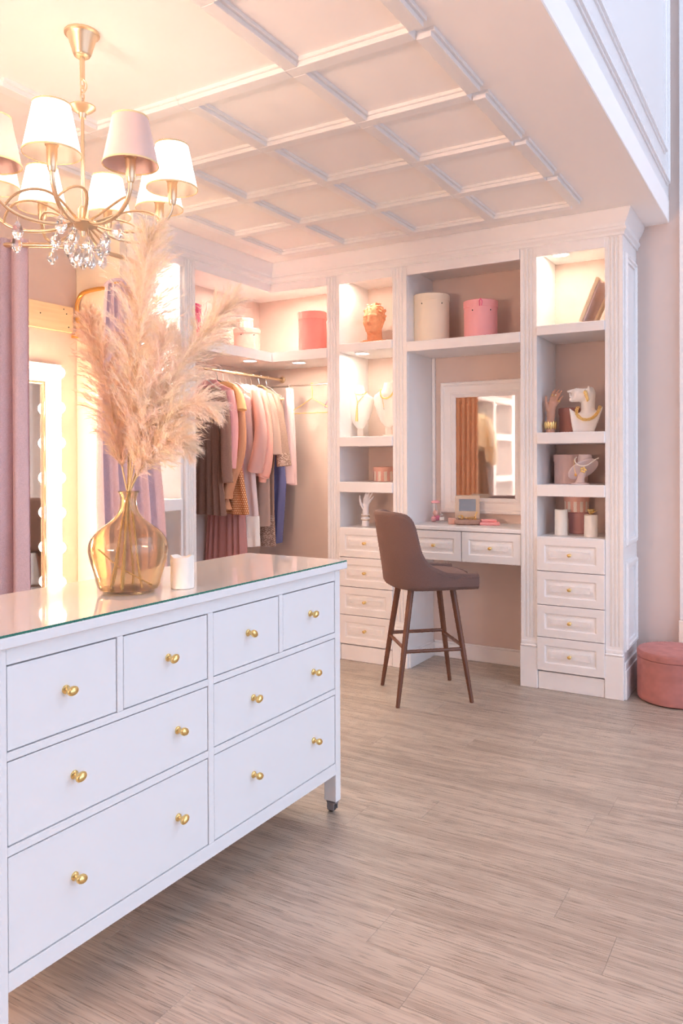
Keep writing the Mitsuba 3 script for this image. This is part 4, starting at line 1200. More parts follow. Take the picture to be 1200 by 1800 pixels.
for k in range(13):
    t = 2 * PI * k / 13
    m = xf(sphere((0, 0, 0), (0.0035, 0.0085, 0.024), 2), ry=0.10, at=(0.0340, 0, 0.048 + 0.003 * math.sin(5 * t)))
    part('leaf', bg, look(xf(m, rz=t), HX, HY, SZ['mid']), 'm_gold', 50)
part('band', bg, look(tube([(0.0310 * math.cos(t), 0.0310 * math.sin(t), 0.047) for t in np.linspace(0, 2 * PI, 40, endpoint=False)], 0.0030, 6, closed=True), HX, HY, SZ['mid']), 'm_gold', 50)


# ------------------------------------------------------------------ white head bust with gold jewelry
def sd_poly(px, pz, V):
    V = np.array(V, float)
    d = np.full(px.shape, 1e9)
    s = np.ones(px.shape)
    for i in range(len(V)):
        a, b_ = V[i], V[i - 1]
        e = b_ - a
        wx, wz = px - a[0], pz - a[1]
        t = np.clip((wx * e[0] + wz * e[1]) / (e @ e), 0, 1)
        d = np.minimum(d, (wx - e[0] * t) ** 2 + (wz - e[1] * t) ** 2)
        c1, c2, c3 = pz >= a[1], pz < b_[1], e[0] * wz > e[1] * wx
        flip = (c1 & c2 & c3) | (~c1 & ~c2 & ~c3)
        s = np.where(flip, -s, s)
    return s * np.sqrt(d)


def headbust(P):
    x, y, z = P[..., 0], P[..., 1], P[..., 2]
    yy = y + 0.5 * (x - 0.0) ** 2 * 8 * 0.25
    d2 = sd_poly(x, z, [(-0.076, 0.0), (0.046, 0.0), (0.072, 0.07), (0.100, 0.158), (0.062, 0.128), (0.030, 0.112), (-0.030, 0.112), (-0.062, 0.124), (-0.098, 0.150), (-0.086, 0.06)])
    body = smax(d2, np.abs(yy) - 0.034, 0.018)
    d = smin(body, sd_cap(P, (0.008, 0.0, 0.075), (0.014, 0.006, 0.225), 0.040, 0.040), 0.030)
    jaw = sd_cap(P, (-0.084, 0.0, 0.202), (-0.005, 0.004, 0.228), 0.015, 0.042)
    jaw = smin(jaw, sd_cap(P, (-0.050, 0.0, 0.243), (0.008, 0.004, 0.245), 0.034, 0.044), 0.02)
    jaw = smin(jaw, sd_cap(P, (-0.080, 0.0, 0.256), (-0.104, 0.0, 0.253), 0.012, 0.0075), 0.006)
    jaw = smin(jaw, sd_cap(P, (-0.094, -0.008, 0.235), (-0.094, 0.008, 0.235), 0.0060, 0.0060), 0.002)
    jaw = smin(jaw, sd_cap(P, (-0.092, -0.008, 0.222), (-0.092, 0.008, 0.222), 0.0058, 0.0058), 0.002)
    d = smin(d, jaw, 0.016)
    cut = z - (0.272 + 0.12 * np.maximum(x + 0.055, 0) - 0.35 * np.maximum(-0.055 - x, 0)) + 0.010 * np.cos(30 * x)
    d = smax(d, cut, 0.008)
    d = smin(d, sd_ell(P, (0.016, -0.040, 0.262), (0.009, 0.007, 0.020)), 0.006)
    return smax(d, -(z - 0.0005), 0.002)


NX, NY = -1.137, 4.835
hb = solo('head_bust', 'white sculpted head and shoulders tilted back, on the second shelf of the right tower', 'jewelry stand', look(nets(headbust, (-0.125, -0.07, -0.008), (0.115, 0.07, 0.30), 0.0042), NX, NY, SZ['mid']), 'm_bustwhite', True)
er = thing('earring', 'large gold drop earring on the white head bust', 'earring')
for k in range(5):
    part('lobe', er, look(xf(sphere((0, 0, 0), (0.011 - 0.001 * k, 0.006, 0.012), 2), ry=0.3, at=(-0.004 + 0.0035 * k, -0.052, 0.242 - 0.0115 * k)), NX, NY, SZ['mid']), 'm_gold', 50)
gn = thing('necklace', 'heavy gold chain necklace on the white head bust', 'necklace')
np_ = smooth_path([(-0.048, -0.034, 0.150), (-0.054, -0.041, 0.120), (-0.034, -0.049, 0.088), (0.005, -0.053, 0.076), (0.044, -0.049, 0.092), (0.070, -0.040, 0.125), (0.080, -0.034, 0.152)], 25)
for k in range(25):
    lk = [(0.0085 * math.cos(t), (0.0 if k % 2 else 0.0085 * math.sin(t) * 0.4), 0.0062 * math.sin(t)) for t in np.linspace(0, 2 * PI, 14, endpoint=False)]
    part('link', gn, look(xf(tube(lk, 0.0030, 6, closed=True), at=np_[k], ry=float(rng.uniform(-0.6, 0.6)), rz=float(rng.uniform(-0.6, 0.6))), NX, NY, SZ['mid']), 'm_gold', 50)

# tilted necklace stand
QX, QY = -1.136, 4.805
ns = thing('necklace_stand', 'pale pink tilted necklace stand in front of the pale pink round box', 'jewelry stand')
L2 = lambda m: look(m, QX, QY, SZ['low'])
part('base', ns, L2(lathe([(0, 0.0003), (0.055, 0.0003), (0.056, 0.003), (0.053, 0.007), (0.02, 0.010), (0, 0.010)], 36, at=(-0.028, 0.01, 0))), 'm_lilac', 40)
part('support', ns, L2(loft([[[cxx + rr * math.cos(t), 0.01 + rr * 0.7 * math.sin(t), z] for t in np.arange(24) * PI / 12] for cxx, rr, z in ((-0.030, 0.030, 0.0102), (-0.026, 0.022, 0.03), (-0.018, 0.024, 0.06), (-0.012, 0.028, 0.085))])), 'm_lilac', 50)


def tiltplate(P):
    q = np.stack([P[..., 0] + 0.012, P[..., 1], P[..., 2] - 0.092], -1)
    c, s_ = math.cos(0.52), math.sin(0.52)
    u, w = q[..., 0] * c + q[..., 2] * s_, -q[..., 0] * s_ + q[..., 2] * c
    v = q[..., 1]
    c2, s2 = math.cos(0.75), math.sin(0.75)
    a, b_ = v * c2 - w * s2 * 1, v * s2 + w * c2
    pl_ = np.sqrt((u / 0.098) ** 2 + (a / 0.072) ** 2) - 1
    plate = smax(pl_ * 0.06, np.abs(b_) - 0.006, 0.006)
    nk_ = sd_cap(P, (0.000, 0.006, 0.095), (0.000, 0.012, 0.200), 0.050, 0.036)
    nk_ = smax(nk_, P[..., 2] - 0.182, 0.003)
    nk_ = smax(nk_, -(b_ + 0.0), 0.004)
    return smin(plate, nk_, 0.012)


part('form', ns, L2(nets(tiltplate, (-0.125, -0.10, 0.0), (0.11, 0.10, 0.20), 0.0040)), 'm_lilac', True)
k1 = thing('necklace', 'ivory cord necklace with a gold flower pendant on the tilted pink stand', 'necklace')
part('cord', k1, L2(tube(smooth_path([(0.080, -0.030, 0.160), (0.040, -0.050, 0.135), (-0.005, -0.066, 0.112), (-0.040, -0.060, 0.118), (-0.058, -0.044, 0.140), (-0.048, -0.020, 0.165)], 40), 0.0038, 8)), 'm_ivory', 50)
for k in range(5):
    t = k * 2 * PI / 5
    part('petal', k1, L2(sphere((-0.010 + 0.012 * math.cos(t), -0.078, 0.088 + 0.012 * math.sin(t)), (0.008, 0.005, 0.008), 2)), 'm_gold', True)
part('chain', k1, L2(tube(smooth_path([(-0.062, -0.045, 0.150), (-0.060, -0.062, 0.090), (-0.054, -0.068, 0.066)], 16), 0.0014, 6)), 'm_gold', 50)
part('drop', k1, L2(sphere((-0.054, -0.070, 0.058), (0.008, 0.005, 0.009), 2)), 'm_copperpipe', True)

# ------------------------------------------------------------------ on the vanity counter
VZ = SZ['vanity']
vm = thing('vanity_mirror', 'rectangular mirror in a wide white moulded frame over the vanity counter', 'mirror')
mx0, mx1, mz0, mz1 = -2.197, -1.557, 1.022, 1.934


def y_frame(x0, x1, z0, z1, y, prof):
    R = [[[(x1 - t) if sx else (x0 + t), y - o, (z1 - t) if sz else (z0 + t)] for o, t in prof] for sx, sz in ((0, 0), (1, 0), (1, 1), (0, 1))]
    return grid(np.array(R), wrap_u=True, wrap_v=True)


part('frame', vm, y_frame(mx0, mx1, mz0, mz1, YB - 0.0005, [(0, 0), (0.030, 0), (0.036, 0.006), (0.036, 0.020), (0.030, 0.026), (0.026, 0.030), (0.022, 0.070), (0.026, 0.078), (0.028, 0.084), (0.024, 0.090), (0.014, 0.107), (0.0, 0.107)]), 'm_white', 20)
part('glass', vm, box(mx0 + 0.103, mx1 - 0.103, YB - 0.010, YB - 0.0015, mz0 + 0.103, mz1 - 0.103, 0.0006), 'm_mirror')

JX, JY = -2.200, 4.985
jr = thing('glass_jar', 'clear glass jar with a pink lid ring holding makeup sponges', 'jar')
part('body', jr, lathe([(0, 0.0004), (0.033, 0.0004), (0.036, 0.004), (0.036, 0.085), (0.030, 0.100), (0.026, 0.106), (0.026, 0.122)], 36, at=(JX, JY, VZ)), 'm_clearglass', 40)
part('lid', jr, lathe([(0.0, 0.132), (0.026, 0.132), (0.030, 0.134), (0.031, 0.140), (0.029, 0.146), (0.012, 0.151), (0, 0.152)], 36, at=(JX, JY, VZ)), 'm_boxrose', 40)
for q, mm, lab in (((-0.010, -0.006, 0.022), 'm_boxrose', 'pink makeup sponge at the bottom of the glass jar'), ((0.012, 0.006, 0.030), 'm_ribbon', 'deep pink makeup sponge in the glass jar'), ((0.002, -0.004, 0.062), 'm_peach', 'orange makeup sponge at the top of the glass jar')):
    solo('makeup_sponge', lab, 'makeup sponge', sphere((JX + q[0], JY + q[1], VZ + q[2]), (0.019, 0.019, 0.0215), 2), mm, True)
PX_, PY_ = -2.118, 4.905
pf = thing('perfume_bottle', 'square clear perfume bottle with a faceted stopper beside the glass jar', 'perfume bottle')
part('body', pf, look(box(-0.034, 0.034, -0.016, 0.016, 0.0004, 0.056, 0.006), PX_, PY_, VZ), 'm_clearglass')
part('neck', pf, lathe([(0.009, 0.0565), (0.009, 0.064), (0, 0.064)], 16, at=(PX_, PY_, VZ)), 'm_chrome', 40)
part('stopper', pf, look(box(-0.013, 0.013, -0.011, 0.011, 0.0645, 0.090, 0.006), PX_, PY_, VZ), 'm_clearglass')
part('label', pf, look(box(-0.016, 0.016, -0.0172, -0.0163, 0.022, 0.044, 0.0003), PX_, PY_, VZ), 'm_candle')
solo('powder_compact', 'small orange block beside the open jewelry box', 'makeup', look(box(-0.024, 0.024, -0.02, 0.02, 0.0004, 0.042, 0.004), -2.030, 4.868, VZ), 'm_peach')
BXJ, BYJ = -1.925, 4.885
jb = thing('jewelry_box', 'open brown jewelry box with a small mirror inside its raised lid', 'jewelry box')
LJ = lambda m: look(m, BXJ, BYJ, VZ)
ring = lambda sx, sy, z: [[sx * math.copysign(abs(math.cos(t)) ** 0.5, math.cos(t)), sy * math.copysign(abs(math.sin(t)) ** 0.5, math.sin(t)), z] for t in np.arange(40) * PI / 20]
part('body', jb, LJ(loft([ring(0.070, 0.048, 0.0004), ring(0.083, 0.058, 0.008), ring(0.087, 0.061, 0.022), ring(0.084, 0.058, 0.033), ring(0.080, 0.054, 0.036), ring(0.066, 0.042, 0.036), ring(0.064, 0.040, 0.024)])), 'm_leather', 40)
lid = part('lid', jb, LJ(xf(box(-0.082, 0.082, -0.006, 0.006, 0.0, 0.165, 0.005), rx=-0.20, at=(0, 0.060, 0.030))), 'm_boxcreamdark')
part('lid_mirror', jb, LJ(xf(box(-0.056, 0.056, -0.0075, -0.0062, 0.055, 0.138, 0.0004), rx=-0.20, at=(0, 0.060, 0.030))), 'm_mirror')
for k in range(8):
    a = rng.uniform(-0.055, 0.055)
    c_ = (a, rng.uniform(-0.03, 0.03), 0.040 + rng.uniform(0, 0.008))
    r_ = rng.uniform(0.009, 0.017)
    kk = thing('trinket', 'gold trinket heaped in the open jewelry box', 'jewelry', 'gold trinkets in the jewelry box')
    part('hoop', kk, LJ(xf(tube([(r_ * math.cos(t), r_ * math.sin(t), 0) for t in np.linspace(0, 2 * PI, 20, endpoint=False)], 0.0026, 6, closed=True), rx=rng.uniform(0.2, 1.4), rz=rng.uniform(0, 3), at=c_)), 'm_gold', 50)
solo('gold_brush', 'short gold stick poking up out of the open jewelry box', 'brush', LJ(tube([(0.040, 0.01, 0.030), (0.052, 0.015, 0.06), (0.064, 0.02, 0.084)], [0.004, 0.004, 0.005], 8)), 'm_gold', 40)
pl2 = thing('makeup_palette', 'flat pink makeup palette on the vanity counter right of the jewelry box', 'makeup')
part('case', pl2, look(box(-0.066, 0.066, -0.040, 0.040, 0.0004, 0.020, 0.005), -1.785, 4.925, VZ), 'm_boxrose')
part('cover', pl2, look(xf(box(-0.05, 0.05, -0.030, 0.034, 0.0, 0.016, 0.004), rz=0.15), -1.795, 4.935, VZ + 0.0204), 'm_boxrose')

# ================================================================== CLOTHES
mat('m_velvetbrown', cloth_tex((0.200, 0.115, 0.092), 180, 0.35), 0.8, sheen=1.0, sheen_tint=0.6, specular=0.1)
mat('m_pinkcloth', (0.72, 0.34, 0.34), 0.7, sheen=0.3)
mat('m_yellowcloth', (0.80, 0.50, 0.22), 0.7, sheen=0.3)
def dots(p, n, uv):
    zr = p.z * 62
    xr = (p.x + p.y * 0.6) * 62 + 0.5 * dr.floor(zr)
    d = dr.sqrt(dr.square(xr - dr.floor(xr) - 0.5) + dr.square(zr - dr.floor(zr) - 0.5))
    return mix((0.46, 0.17, 0.06), (0.80, 0.52, 0.32), smoothstep(0.30, 0.22, d))


mat('m_orangedots', proc(dots), 0.7)
mat('m_orangesheer', (0.56, 0.26, 0.14), 0.7)
mat('m_dustypink', (0.60, 0.34, 0.30), 0.65, sheen=0.4)
mat('m_rosegown', (0.50, 0.22, 0.20), 0.6, sheen=0.3)
mat('m_coral', (0.84, 0.42, 0.33), 0.45, sheen=0.3, specular=0.5)
mat('m_taupe', cloth_tex((0.36, 0.235, 0.185), 150, 0.2), 0.7, sheen=0.3)
mat('m_taupelight', (0.47, 0.32, 0.26), 0.7, sheen=0.3)
mat('m_lace', proc(lambda p, n, uv: mix((0.30, 0.19, 0.145), (0.55, 0.40, 0.33), smoothstep(0.45, 0.6, noise(p.x * 150, p.y * 150, p.z * 150)))), 0.8)
mat('m_lilaccloth', (0.66, 0.55, 0.56), 0.7)
mat('m_whitecloth', (0.82, 0.78, 0.74), 0.7)
mat('m_bluecloth', (0.13, 0.14, 0.32), 0.6, sheen=0.3)
mat('m_palepink', (0.84, 0.62, 0.63), 0.65, sheen=0.2)
mat('m_creamcloth', (0.84, 0.70, 0.48), 0.7)
mat('m_brownskirt', (0.22, 0.12, 0.07), 0.7)
mat('m_hangerwhite', (0.88, 0.86, 0.84), 0.35)
mat('m_wood', (0.66, 0.44, 0.22), 0.45)
mat('m_yellowwire', (0.80, 0.55, 0.18), 0.35)
mat('m_purplewire', (0.42, 0.22, 0.40), 0.35)
RX, RZ = -3.572, 2.035


def garment_body(rows, y0, nf, amp, seed, xc=RX, n=72):
    r = np.random.default_rng(seed)
    ph = r.uniform(0, 6, 4)
    z0, z1 = rows[0][0], rows[-1][0]
    zz = np.array([q[0] for q in rows])[::-1]
    Z = np.linspace(z0, z1, 26)
    f = lambda z, k: np.interp(z, zz, np.array([q[k] for q in rows])[::-1])
    R = []
    t = np.arange(n) * 2 * PI / n
    for z in Z[::-1]:
        hw, hd, xo = f(z, 1), f(z, 2), f(z, 3)
        g = (z0 - z) / (z0 - z1)
        w = amp * min(1, g * 1.5) * (0.4 + 0.6 * g)
        X = xc + xo + hw * np.sign(np.cos(t)) * np.abs(np.cos(t)) ** 0.8
        s = np.cos(t) * nf
        Y = y0 + hd * np.sin(t) + w * np.sin(PI * s * 1.0 + ph[0] + 0.5 * np.sin(3 * z + ph[1])) * (0.8 + 0.2 * np.sin(ph[2] + 2 * s))
        R.append(np.stack([X, Y, np.full(n, z) + 0.004 * np.sin(3 * t + ph[3]) * g], 1))
    return grid(np.array(R), wrap_v=True, flip=True)


def sleeve(pts, r0, r1, flat=0.55, ruffle=0.0):
    P = smooth_path(pts, 18)
    return tube(P, np.linspace(r0, r1, 18) + ruffle * np.sin(np.linspace(0, 9, 18)), 16, caps=True, flat=flat)


def hanger(label, y, m='m_hangerwhite', zb=1.885, w=0.195, x=RX, z=RZ, r=0.0035, group=None, flat=1.0):
    h = thing('clothes_hanger', label, 'hanger', group)
    hk = [(x + 0.004 + 0.0155 * math.cos(t), y, z + 0.0008 + 0.0155 * math.sin(t)) for t in np.linspace(-0.5, PI + 0.05, 14)]
    part('hook', h, tube(hk[::-1] [::-1] + [(x - 0.006, y, z - 0.030), (x, y, z - 0.048), (x, y, z - 0.075)], 0.0022, 6), 'm_chrome' if m != 'm_black' else m, 50)
    part('shoulder_bar', h, tube(smooth_path([(x - w, y, zb), (x - w * 0.55, y, zb + 0.035), (x, y, z - 0.072), (x + w * 0.55, y, zb + 0.035), (x + w, y, zb)], 30), r, 8), m, 50)
    part('cross_bar', h, tube([(x - w, y, zb), (x, y, zb - 0.004), (x + w, y, zb)], r * 0.9, 8), m, 50)


def dress(name, label, cat_, y, m, rows, nf, amp, seed, sleeves=(), extra=(), xc=RX):
    g = thing(name, label, cat_)
    part('body', g, garment_body(rows, y, nf, amp, seed, xc), m, True)
    for s_ in sleeves:
        part('sleeve', g, sleeve(*s_[0]), s_[1] if len(s_) > 1 else m, 50)
    for nm, ms, mm, lb in extra:
        part(nm, g, ms, mm, 50, label=lb)
    return g


sh = lambda s, y, pts: [(RX + s * a, y + b, z) for a, b, z in pts]
# 1 brown velvet dress in front
dress('dress', 'brown velvet dress with long sleeves, first on the rail behind the closet post', 'dress', 4.135, 'm_velvetbrown',
      [(1.895, 0.115, 0.012, 0), (1.885, 0.165, 0.022, 0), (1.84, 0.188, 0.030, 0), (1.70, 0.165, 0.036, 0), (1.55, 0.160, 0.040, 0), (1.25, 0.178, 0.046, 0), (1.022, 0.205, 0.052, 0)], 7, 0.020, 1,
      [((sh(1, 4.13, [(0.165, 0, 1.862), (0.205, -0.005, 1.70), (0.222, -0.012, 1.45), (0.236, -0.016, 1.245)]), 0.046, 0.050),), ((sh(-1, 4.13, [(0.165, 0, 1.862), (0.195, -0.005, 1.70), (0.205, -0.012, 1.45), (0.205, -0.016, 1.27)]), 0.044, 0.046),)],
      [('neckline', tube(smooth_path([(RX - 0.115, 4.122, 1.893), (RX - 0.08, 4.105, 1.835), (RX, 4.098, 1.800), (RX + 0.08, 4.105, 1.835), (RX + 0.115, 4.122, 1.893)], 30), 0.0035, 6), 'm_velvetbrown', None),
       ('neck_facing', grid(np.array([[(RX + a * k, 4.1075 - 0.010 * k * 0, zb_ + (1.893 - zb_) * (1 - k)) for a in np.linspace(-0.11, 0.11, 9)] for k, zb_ in ((1.0, 1.893), (0.5, 1.84), (0.12, 1.803))]) - np.array([0, 0.0085, 0])), 'm_taupelight', 'lighter inside of the low neckline')])
# 2 pink blouse
dress('blouse', 'pink long-sleeved blouse whose collar shows above the brown velvet dress', 'blouse', 4.215, 'm_pinkcloth',
      [(1.955, 0.062, 0.022, 0), (1.930, 0.085, 0.030, 0), (1.890, 0.185, 0.030, 0), (1.70, 0.175, 0.035, 0), (1.42, 0.185, 0.042, 0)], 5, 0.012, 2,
      [((sh(1, 4.215, [(0.17, 0, 1.875), (0.205, 0, 1.72), (0.215, -0.01, 1.52), (0.205, -0.02, 1.34)]), 0.042, 0.040),), ((sh(-1, 4.215, [(0.17, 0, 1.875), (0.20, 0, 1.72), (0.205, -0.01, 1.52), (0.19, -0.02, 1.30)]), 0.042, 0.034),)])
# 3 yellow top
dress('blouse', 'mustard yellow top with a flared short sleeve, behind the pink blouse', 'blouse', 4.295, 'm_yellowcloth',
      [(1.950, 0.090, 0.015, 0), (1.930, 0.150, 0.025, 0), (1.88, 0.180, 0.030, 0), (1.60, 0.165, 0.034, 0), (1.40, 0.175, 0.036, 0)], 5, 0.010, 3,
      [((sh(1, 4.295, [(0.150, 0, 1.915), (0.190, 0, 1.86), (0.215, -0.005, 1.79), (0.225, -0.010, 1.745)]), 0.030, 0.046, 0.6),), ((sh(-1, 4.295, [(0.150, 0, 1.915), (0.190, 0, 1.86), (0.205, -0.005, 1.79), (0.205, -0.010, 1.755)]), 0.030, 0.044, 0.6),)])
# 4 orange dotted dress
dress('dress', 'rust orange dotted dress with gathered sheer sleeves below the brown velvet sleeve', 'dress', 4.360, 'm_orangedots',
      [(1.920, 0.090, 0.015, 0), (1.895, 0.160, 0.024, 0), (1.84, 0.172, 0.028, 0), (1.60, 0.150, 0.032, 0), (1.40, 0.155, 0.036, 0), (1.015, 0.225, 0.045, 0.01)], 4, 0.014, 4,
      [((sh(1, 4.350, [(0.155, 0, 1.87), (0.180, -0.01, 1.65), (0.175, -0.035, 1.40), (0.135, -0.090, 1.22), (0.120, -0.100, 1.13)]), 0.034, 0.046, 0.7), 'm_orangesheer')],
      [('cuff', tube([(RX + 0.120, 4.250, 1.145), (RX + 0.118, 4.249, 1.125), (RX + 0.116, 4.248, 1.095), (RX + 0.114, 4.247, 1.055)], [0.030, 0.016, 0.026, 0.042], 14), 'm_orangesheer', 'gathered sheer cuff')])
# 5 long rose gown
dress('dress', 'long dusty rose gown reaching below the other clothes on the rail', 'dress', 4.425, 'm_rosegown',
      [(1.900, 0.075, 0.015, 0), (1.870, 0.120, 0.022, 0), (1.70, 0.130, 0.030, 0), (1.40, 0.135, 0.036, -0.01), (1.0, 0.165, 0.046, -0.03), (0.28, 0.205, 0.060, -0.035)], 7, 0.022, 5)
# 6 lilac and white skirt dress
dress('dress', 'pale lilac dress with a white band at the hem in the middle of the rail', 'dress', 4.495, 'm_lilaccloth',
      [(1.880, 0.090, 0.015, 0), (1.850, 0.140, 0.022, 0), (1.60, 0.130, 0.030, 0.03), (1.30, 0.120, 0.034, 0.06), (0.992, 0.126, 0.040, 0.085)], 3, 0.010, 6, (),
      [('hem_band', garment_body([(0.994, 0.127, 0.0405, 0.085), (0.90, 0.130, 0.042, 0.087), (0.775, 0.134, 0.045, 0.090)], 4.495, 3, 0.010, 6), 'm_whitecloth', 'white hem band')])
# 7 dusty pink robe, coral robe
dress('robe', 'dusty pink robe with wide draped sleeves left of the coral robe', 'robe', 4.555, 'm_dustypink',
      [(1.955, 0.070, 0.016, 0), (1.925, 0.130, 0.024, 0), (1.85, 0.180, 0.030, 0), (1.55, 0.175, 0.036, 0), (1.28, 0.170, 0.04, 0)], 4, 0.014, 7,
      [((sh(1, 4.545, [(0.150, 0, 1.90), (0.195, -0.02, 1.75), (0.220, -0.035, 1.56), (0.200, -0.05, 1.40), (0.175, -0.05, 1.315)]), 0.040, 0.066, 0.75), 'm_dustypink'), ((sh(-1, 4.545, [(0.150, 0, 1.90), (0.19, -0.02, 1.70), (0.20, -0.03, 1.45)]), 0.040, 0.05, 0.7), 'm_dustypink')])
dress('robe', 'coral satin robe whose gathered sleeve hangs in the middle of the rail', 'robe', 4.625, 'm_coral',
      [(1.950, 0.070, 0.016, 0), (1.920, 0.130, 0.024, 0), (1.85, 0.175, 0.030, 0), (1.55, 0.170, 0.036, 0), (1.35, 0.165, 0.038, 0)], 4, 0.012, 8,
      [((sh(1, 4.625, [(0.150, 0, 1.90), (0.190, -0.01, 1.75), (0.212, -0.02, 1.55), (0.205, -0.025, 1.38), (0.175, -0.03, 1.275)]), 0.038, 0.054, 0.75), 'm_coral')],
      [('cuff', tube([(RX + 0.178, 4.595, 1.285), (RX + 0.172, 4.594, 1.262), (RX + 0.168, 4.594, 1.235)], [0.052, 0.030, 0.028], 14), 'm_coral', 'gathered cuff')])
# 8 light taupe dress and cape
dress('dress', 'straight beige pink dress seen between the lilac dress and the lace dress', 'dress', 4.690, 'm_taupelight',
      [(1.935, 0.090, 0.015, 0), (1.905, 0.150, 0.024, 0), (1.84, 0.180, 0.028, 0), (1.50, 0.160, 0.032, 0), (0.905, 0.195, 0.042, -0.03)], 3, 0.010, 10,
      [((sh(1, 4.690, [(0.155, 0, 1.885), (0.200, 0, 1.75), (0.225, -0.005, 1.58), (0.240, -0.01, 1.435)]), 0.040, 0.058, 0.5),)])
# 9 taupe dress with lace
dress('dress', 'long taupe dress with lace cuffs and a lace hem on a wooden hanger', 'dress', 4.790, 'm_taupe',
      [(1.930, 0.100, 0.014, 0), (1.915, 0.140, 0.022, 0), (1.86, 0.180, 0.030, 0), (1.60, 0.150, 0.034, 0), (1.30, 0.145, 0.036, -0.01), (0.975, 0.155, 0.040, -0.02)], 3, 0.008, 11,
      [((sh(1, 4.785, [(0.160, 0, 1.885), (0.190, -0.01, 1.75), (0.215, -0.015, 1.58), (0.235, -0.02, 1.44)]), 0.046, 0.068, 0.6),), ((sh(-1, 4.785, [(0.160, 0, 1.885), (0.19, 0, 1.70), (0.2, 0, 1.44)]), 0.040, 0.05, 0.5),)],
      [('lace_cuff', sleeve(sh(1, 4.785, [(0.234, -0.02, 1.445), (0.238, -0.021, 1.41), (0.243, -0.022, 1.375), (0.246, -0.022, 1.35)]), 0.070, 0.074, 0.6), 'm_lace', 'lace cuff'),
       ('lace_hem', garment_body([(0.977, 0.156, 0.0405, -0.02), (0.88, 0.160, 0.042, -0.02), (0.745, 0.166, 0.044, -0.02)], 4.790, 3, 0.008, 11), 'm_lace', 'lace hem')])
# 10 blue dress
dress('dress', 'dark blue dress, last on the rail, behind the lace dress', 'dress', 4.885, 'm_bluecloth',
      [(1.905, 0.080, 0.014, 0), (1.875, 0.140, 0.022, 0), (1.60, 0.140, 0.030, 0), (1.20, 0.165, 0.036, 0.01), (0.76, 0.135, 0.038, 0.0)], 4, 0.010, 12)
for y, m, w, lab in ((4.135, 'm_hangerwhite', 0.165, 'first white hanger holding the brown velvet dress'), (4.215, 'm_hangerwhite', 0.160, 'second white hanger holding the pink blouse'),
                     (4.295, 'm_black', 0.150, 'black hanger holding the mustard yellow top'), (4.360, 'm_hangerwhite', 0.155, 'white hanger holding the rust orange dotted dress'),
                     (4.425, 'm_hangerwhite', 0.120, 'white hanger holding the long rose gown'), (4.495, 'm_hangerwhite', 0.130, 'white hanger holding the pale lilac dress'),
                     (4.555, 'm_hangerwhite', 0.150, 'white hanger holding the dusty pink robe'), (4.625, 'm_hangerwhite', 0.150, 'white hanger holding the coral satin robe'),
                     (4.690, 'm_hangerwhite', 0.155, 'white hanger holding the beige pink dress'), (4.885, 'm_hangerwhite', 0.140, 'white hanger holding the dark blue dress')):
    hanger(lab, y, m, 1.885, w)
hanger('wooden hanger whose end sticks out of the lace dress shoulder', 4.790, 'm_wood', 1.855, 0.225, r=0.0085)

# trousers and wire hangers on the thin rail at the back
tr = thing('trousers', 'pale pink trousers hanging alone from the thin rail at the back of the closet', 'trousers')
rows = [(1.945, 0.016, 0.012), (1.90, 0.022, 0.018), (1.75, 0.030, 0.022), (1.55, 0.040, 0.026), (1.35, 0.050, 0.028), (1.215, 0.056, 0.028)]
part('leg', tr, loft([[[-3.400 + 0.004 * math.sin(6 * z) + hw * math.cos(t), 4.93 + hd * math.sin(t) + 0.003 * math.sin(4 * t + 9 * z), z] for t in np.arange(40) * PI / 20] for z, hw, hd in rows[::-1]]), 'm_palepink', 50)
part('fold', tr, loft([[[-3.385 + hw * 0.8 * math.cos(t), 4.955 + hd * 0.8 * math.sin(t), z - 0.012 if z < 1.3 else z] for t in np.arange(32) * PI / 16] for z, hw, hd in rows[::-1]]), 'm_palepink', 50)
part('waistband', tr, tube([(-3.420, 4.930, 1.632), (-3.440, 4.915, 1.600), (-3.446, 4.910, 1.560)], [0.006, 0.010, 0.005], 8), 'm_palepink', 50)
kh = thing('clothes_hanger', 'small white clip hanger carrying the pale pink trousers', 'hanger')
part('hook', kh, tube([(-3.400, 4.935 + 0.010 * math.cos(t) + 0.014, 1.968 + 0.010 * math.sin(t)) for t in np.linspace(-0.6, PI, 10)] + [(-3.400, 4.940, 1.955), (-3.400, 4.932, 1.945)], 0.002, 6), 'm_hangerwhite', 50)
part('clip', kh, box(-3.418, -3.382, 4.917, 4.943, 1.925, 1.949, 0.003), 'm_hangerwhite')
for nm, xc, w, hz, m, zl, lab in (('y', -3.197, 0.205, 0.215, 'm_yellowwire', 1.752, 'yellow wire hanger hanging empty on the thin back rail'), ('p', -3.045, 0.060, 0.13, 'm_purplewire', 1.792, 'small purple hanger beside the yellow wire hanger')):
    wh = thing('clothes_hanger', lab, 'hanger')
    yy = 4.95 if nm == 'y' else 4.985
    hk = [(xc + 0.010 * math.cos(t) + 0.002, yy, 1.966 + 0.013 * math.sin(t)) for t in np.linspace(-0.4, PI, 12)]
    part('hook', wh, tube(hk + [(xc + 0.004, yy, 1.925), (xc + 0.002, yy, 1.895), (xc, yy, zl + 0.110)], 0.0028, 8), m, 50)
    tri = [(xc, yy, zl + 0.112), (xc + w * 0.55, yy, zl + 0.052), (xc + w * 0.96, yy, zl + 0.012), (xc + w, yy, zl + 0.002), (xc + w * 0.9, yy, zl), (xc, yy, zl), (xc - w * 0.9, yy, zl), (xc - w, yy, zl + 0.002), (xc - w * 0.96, yy, zl + 0.012), (xc - w * 0.55, yy, zl + 0.052)]
    part('wire', wh, tube(tri, 0.0030, 8, closed=True), m, 50)

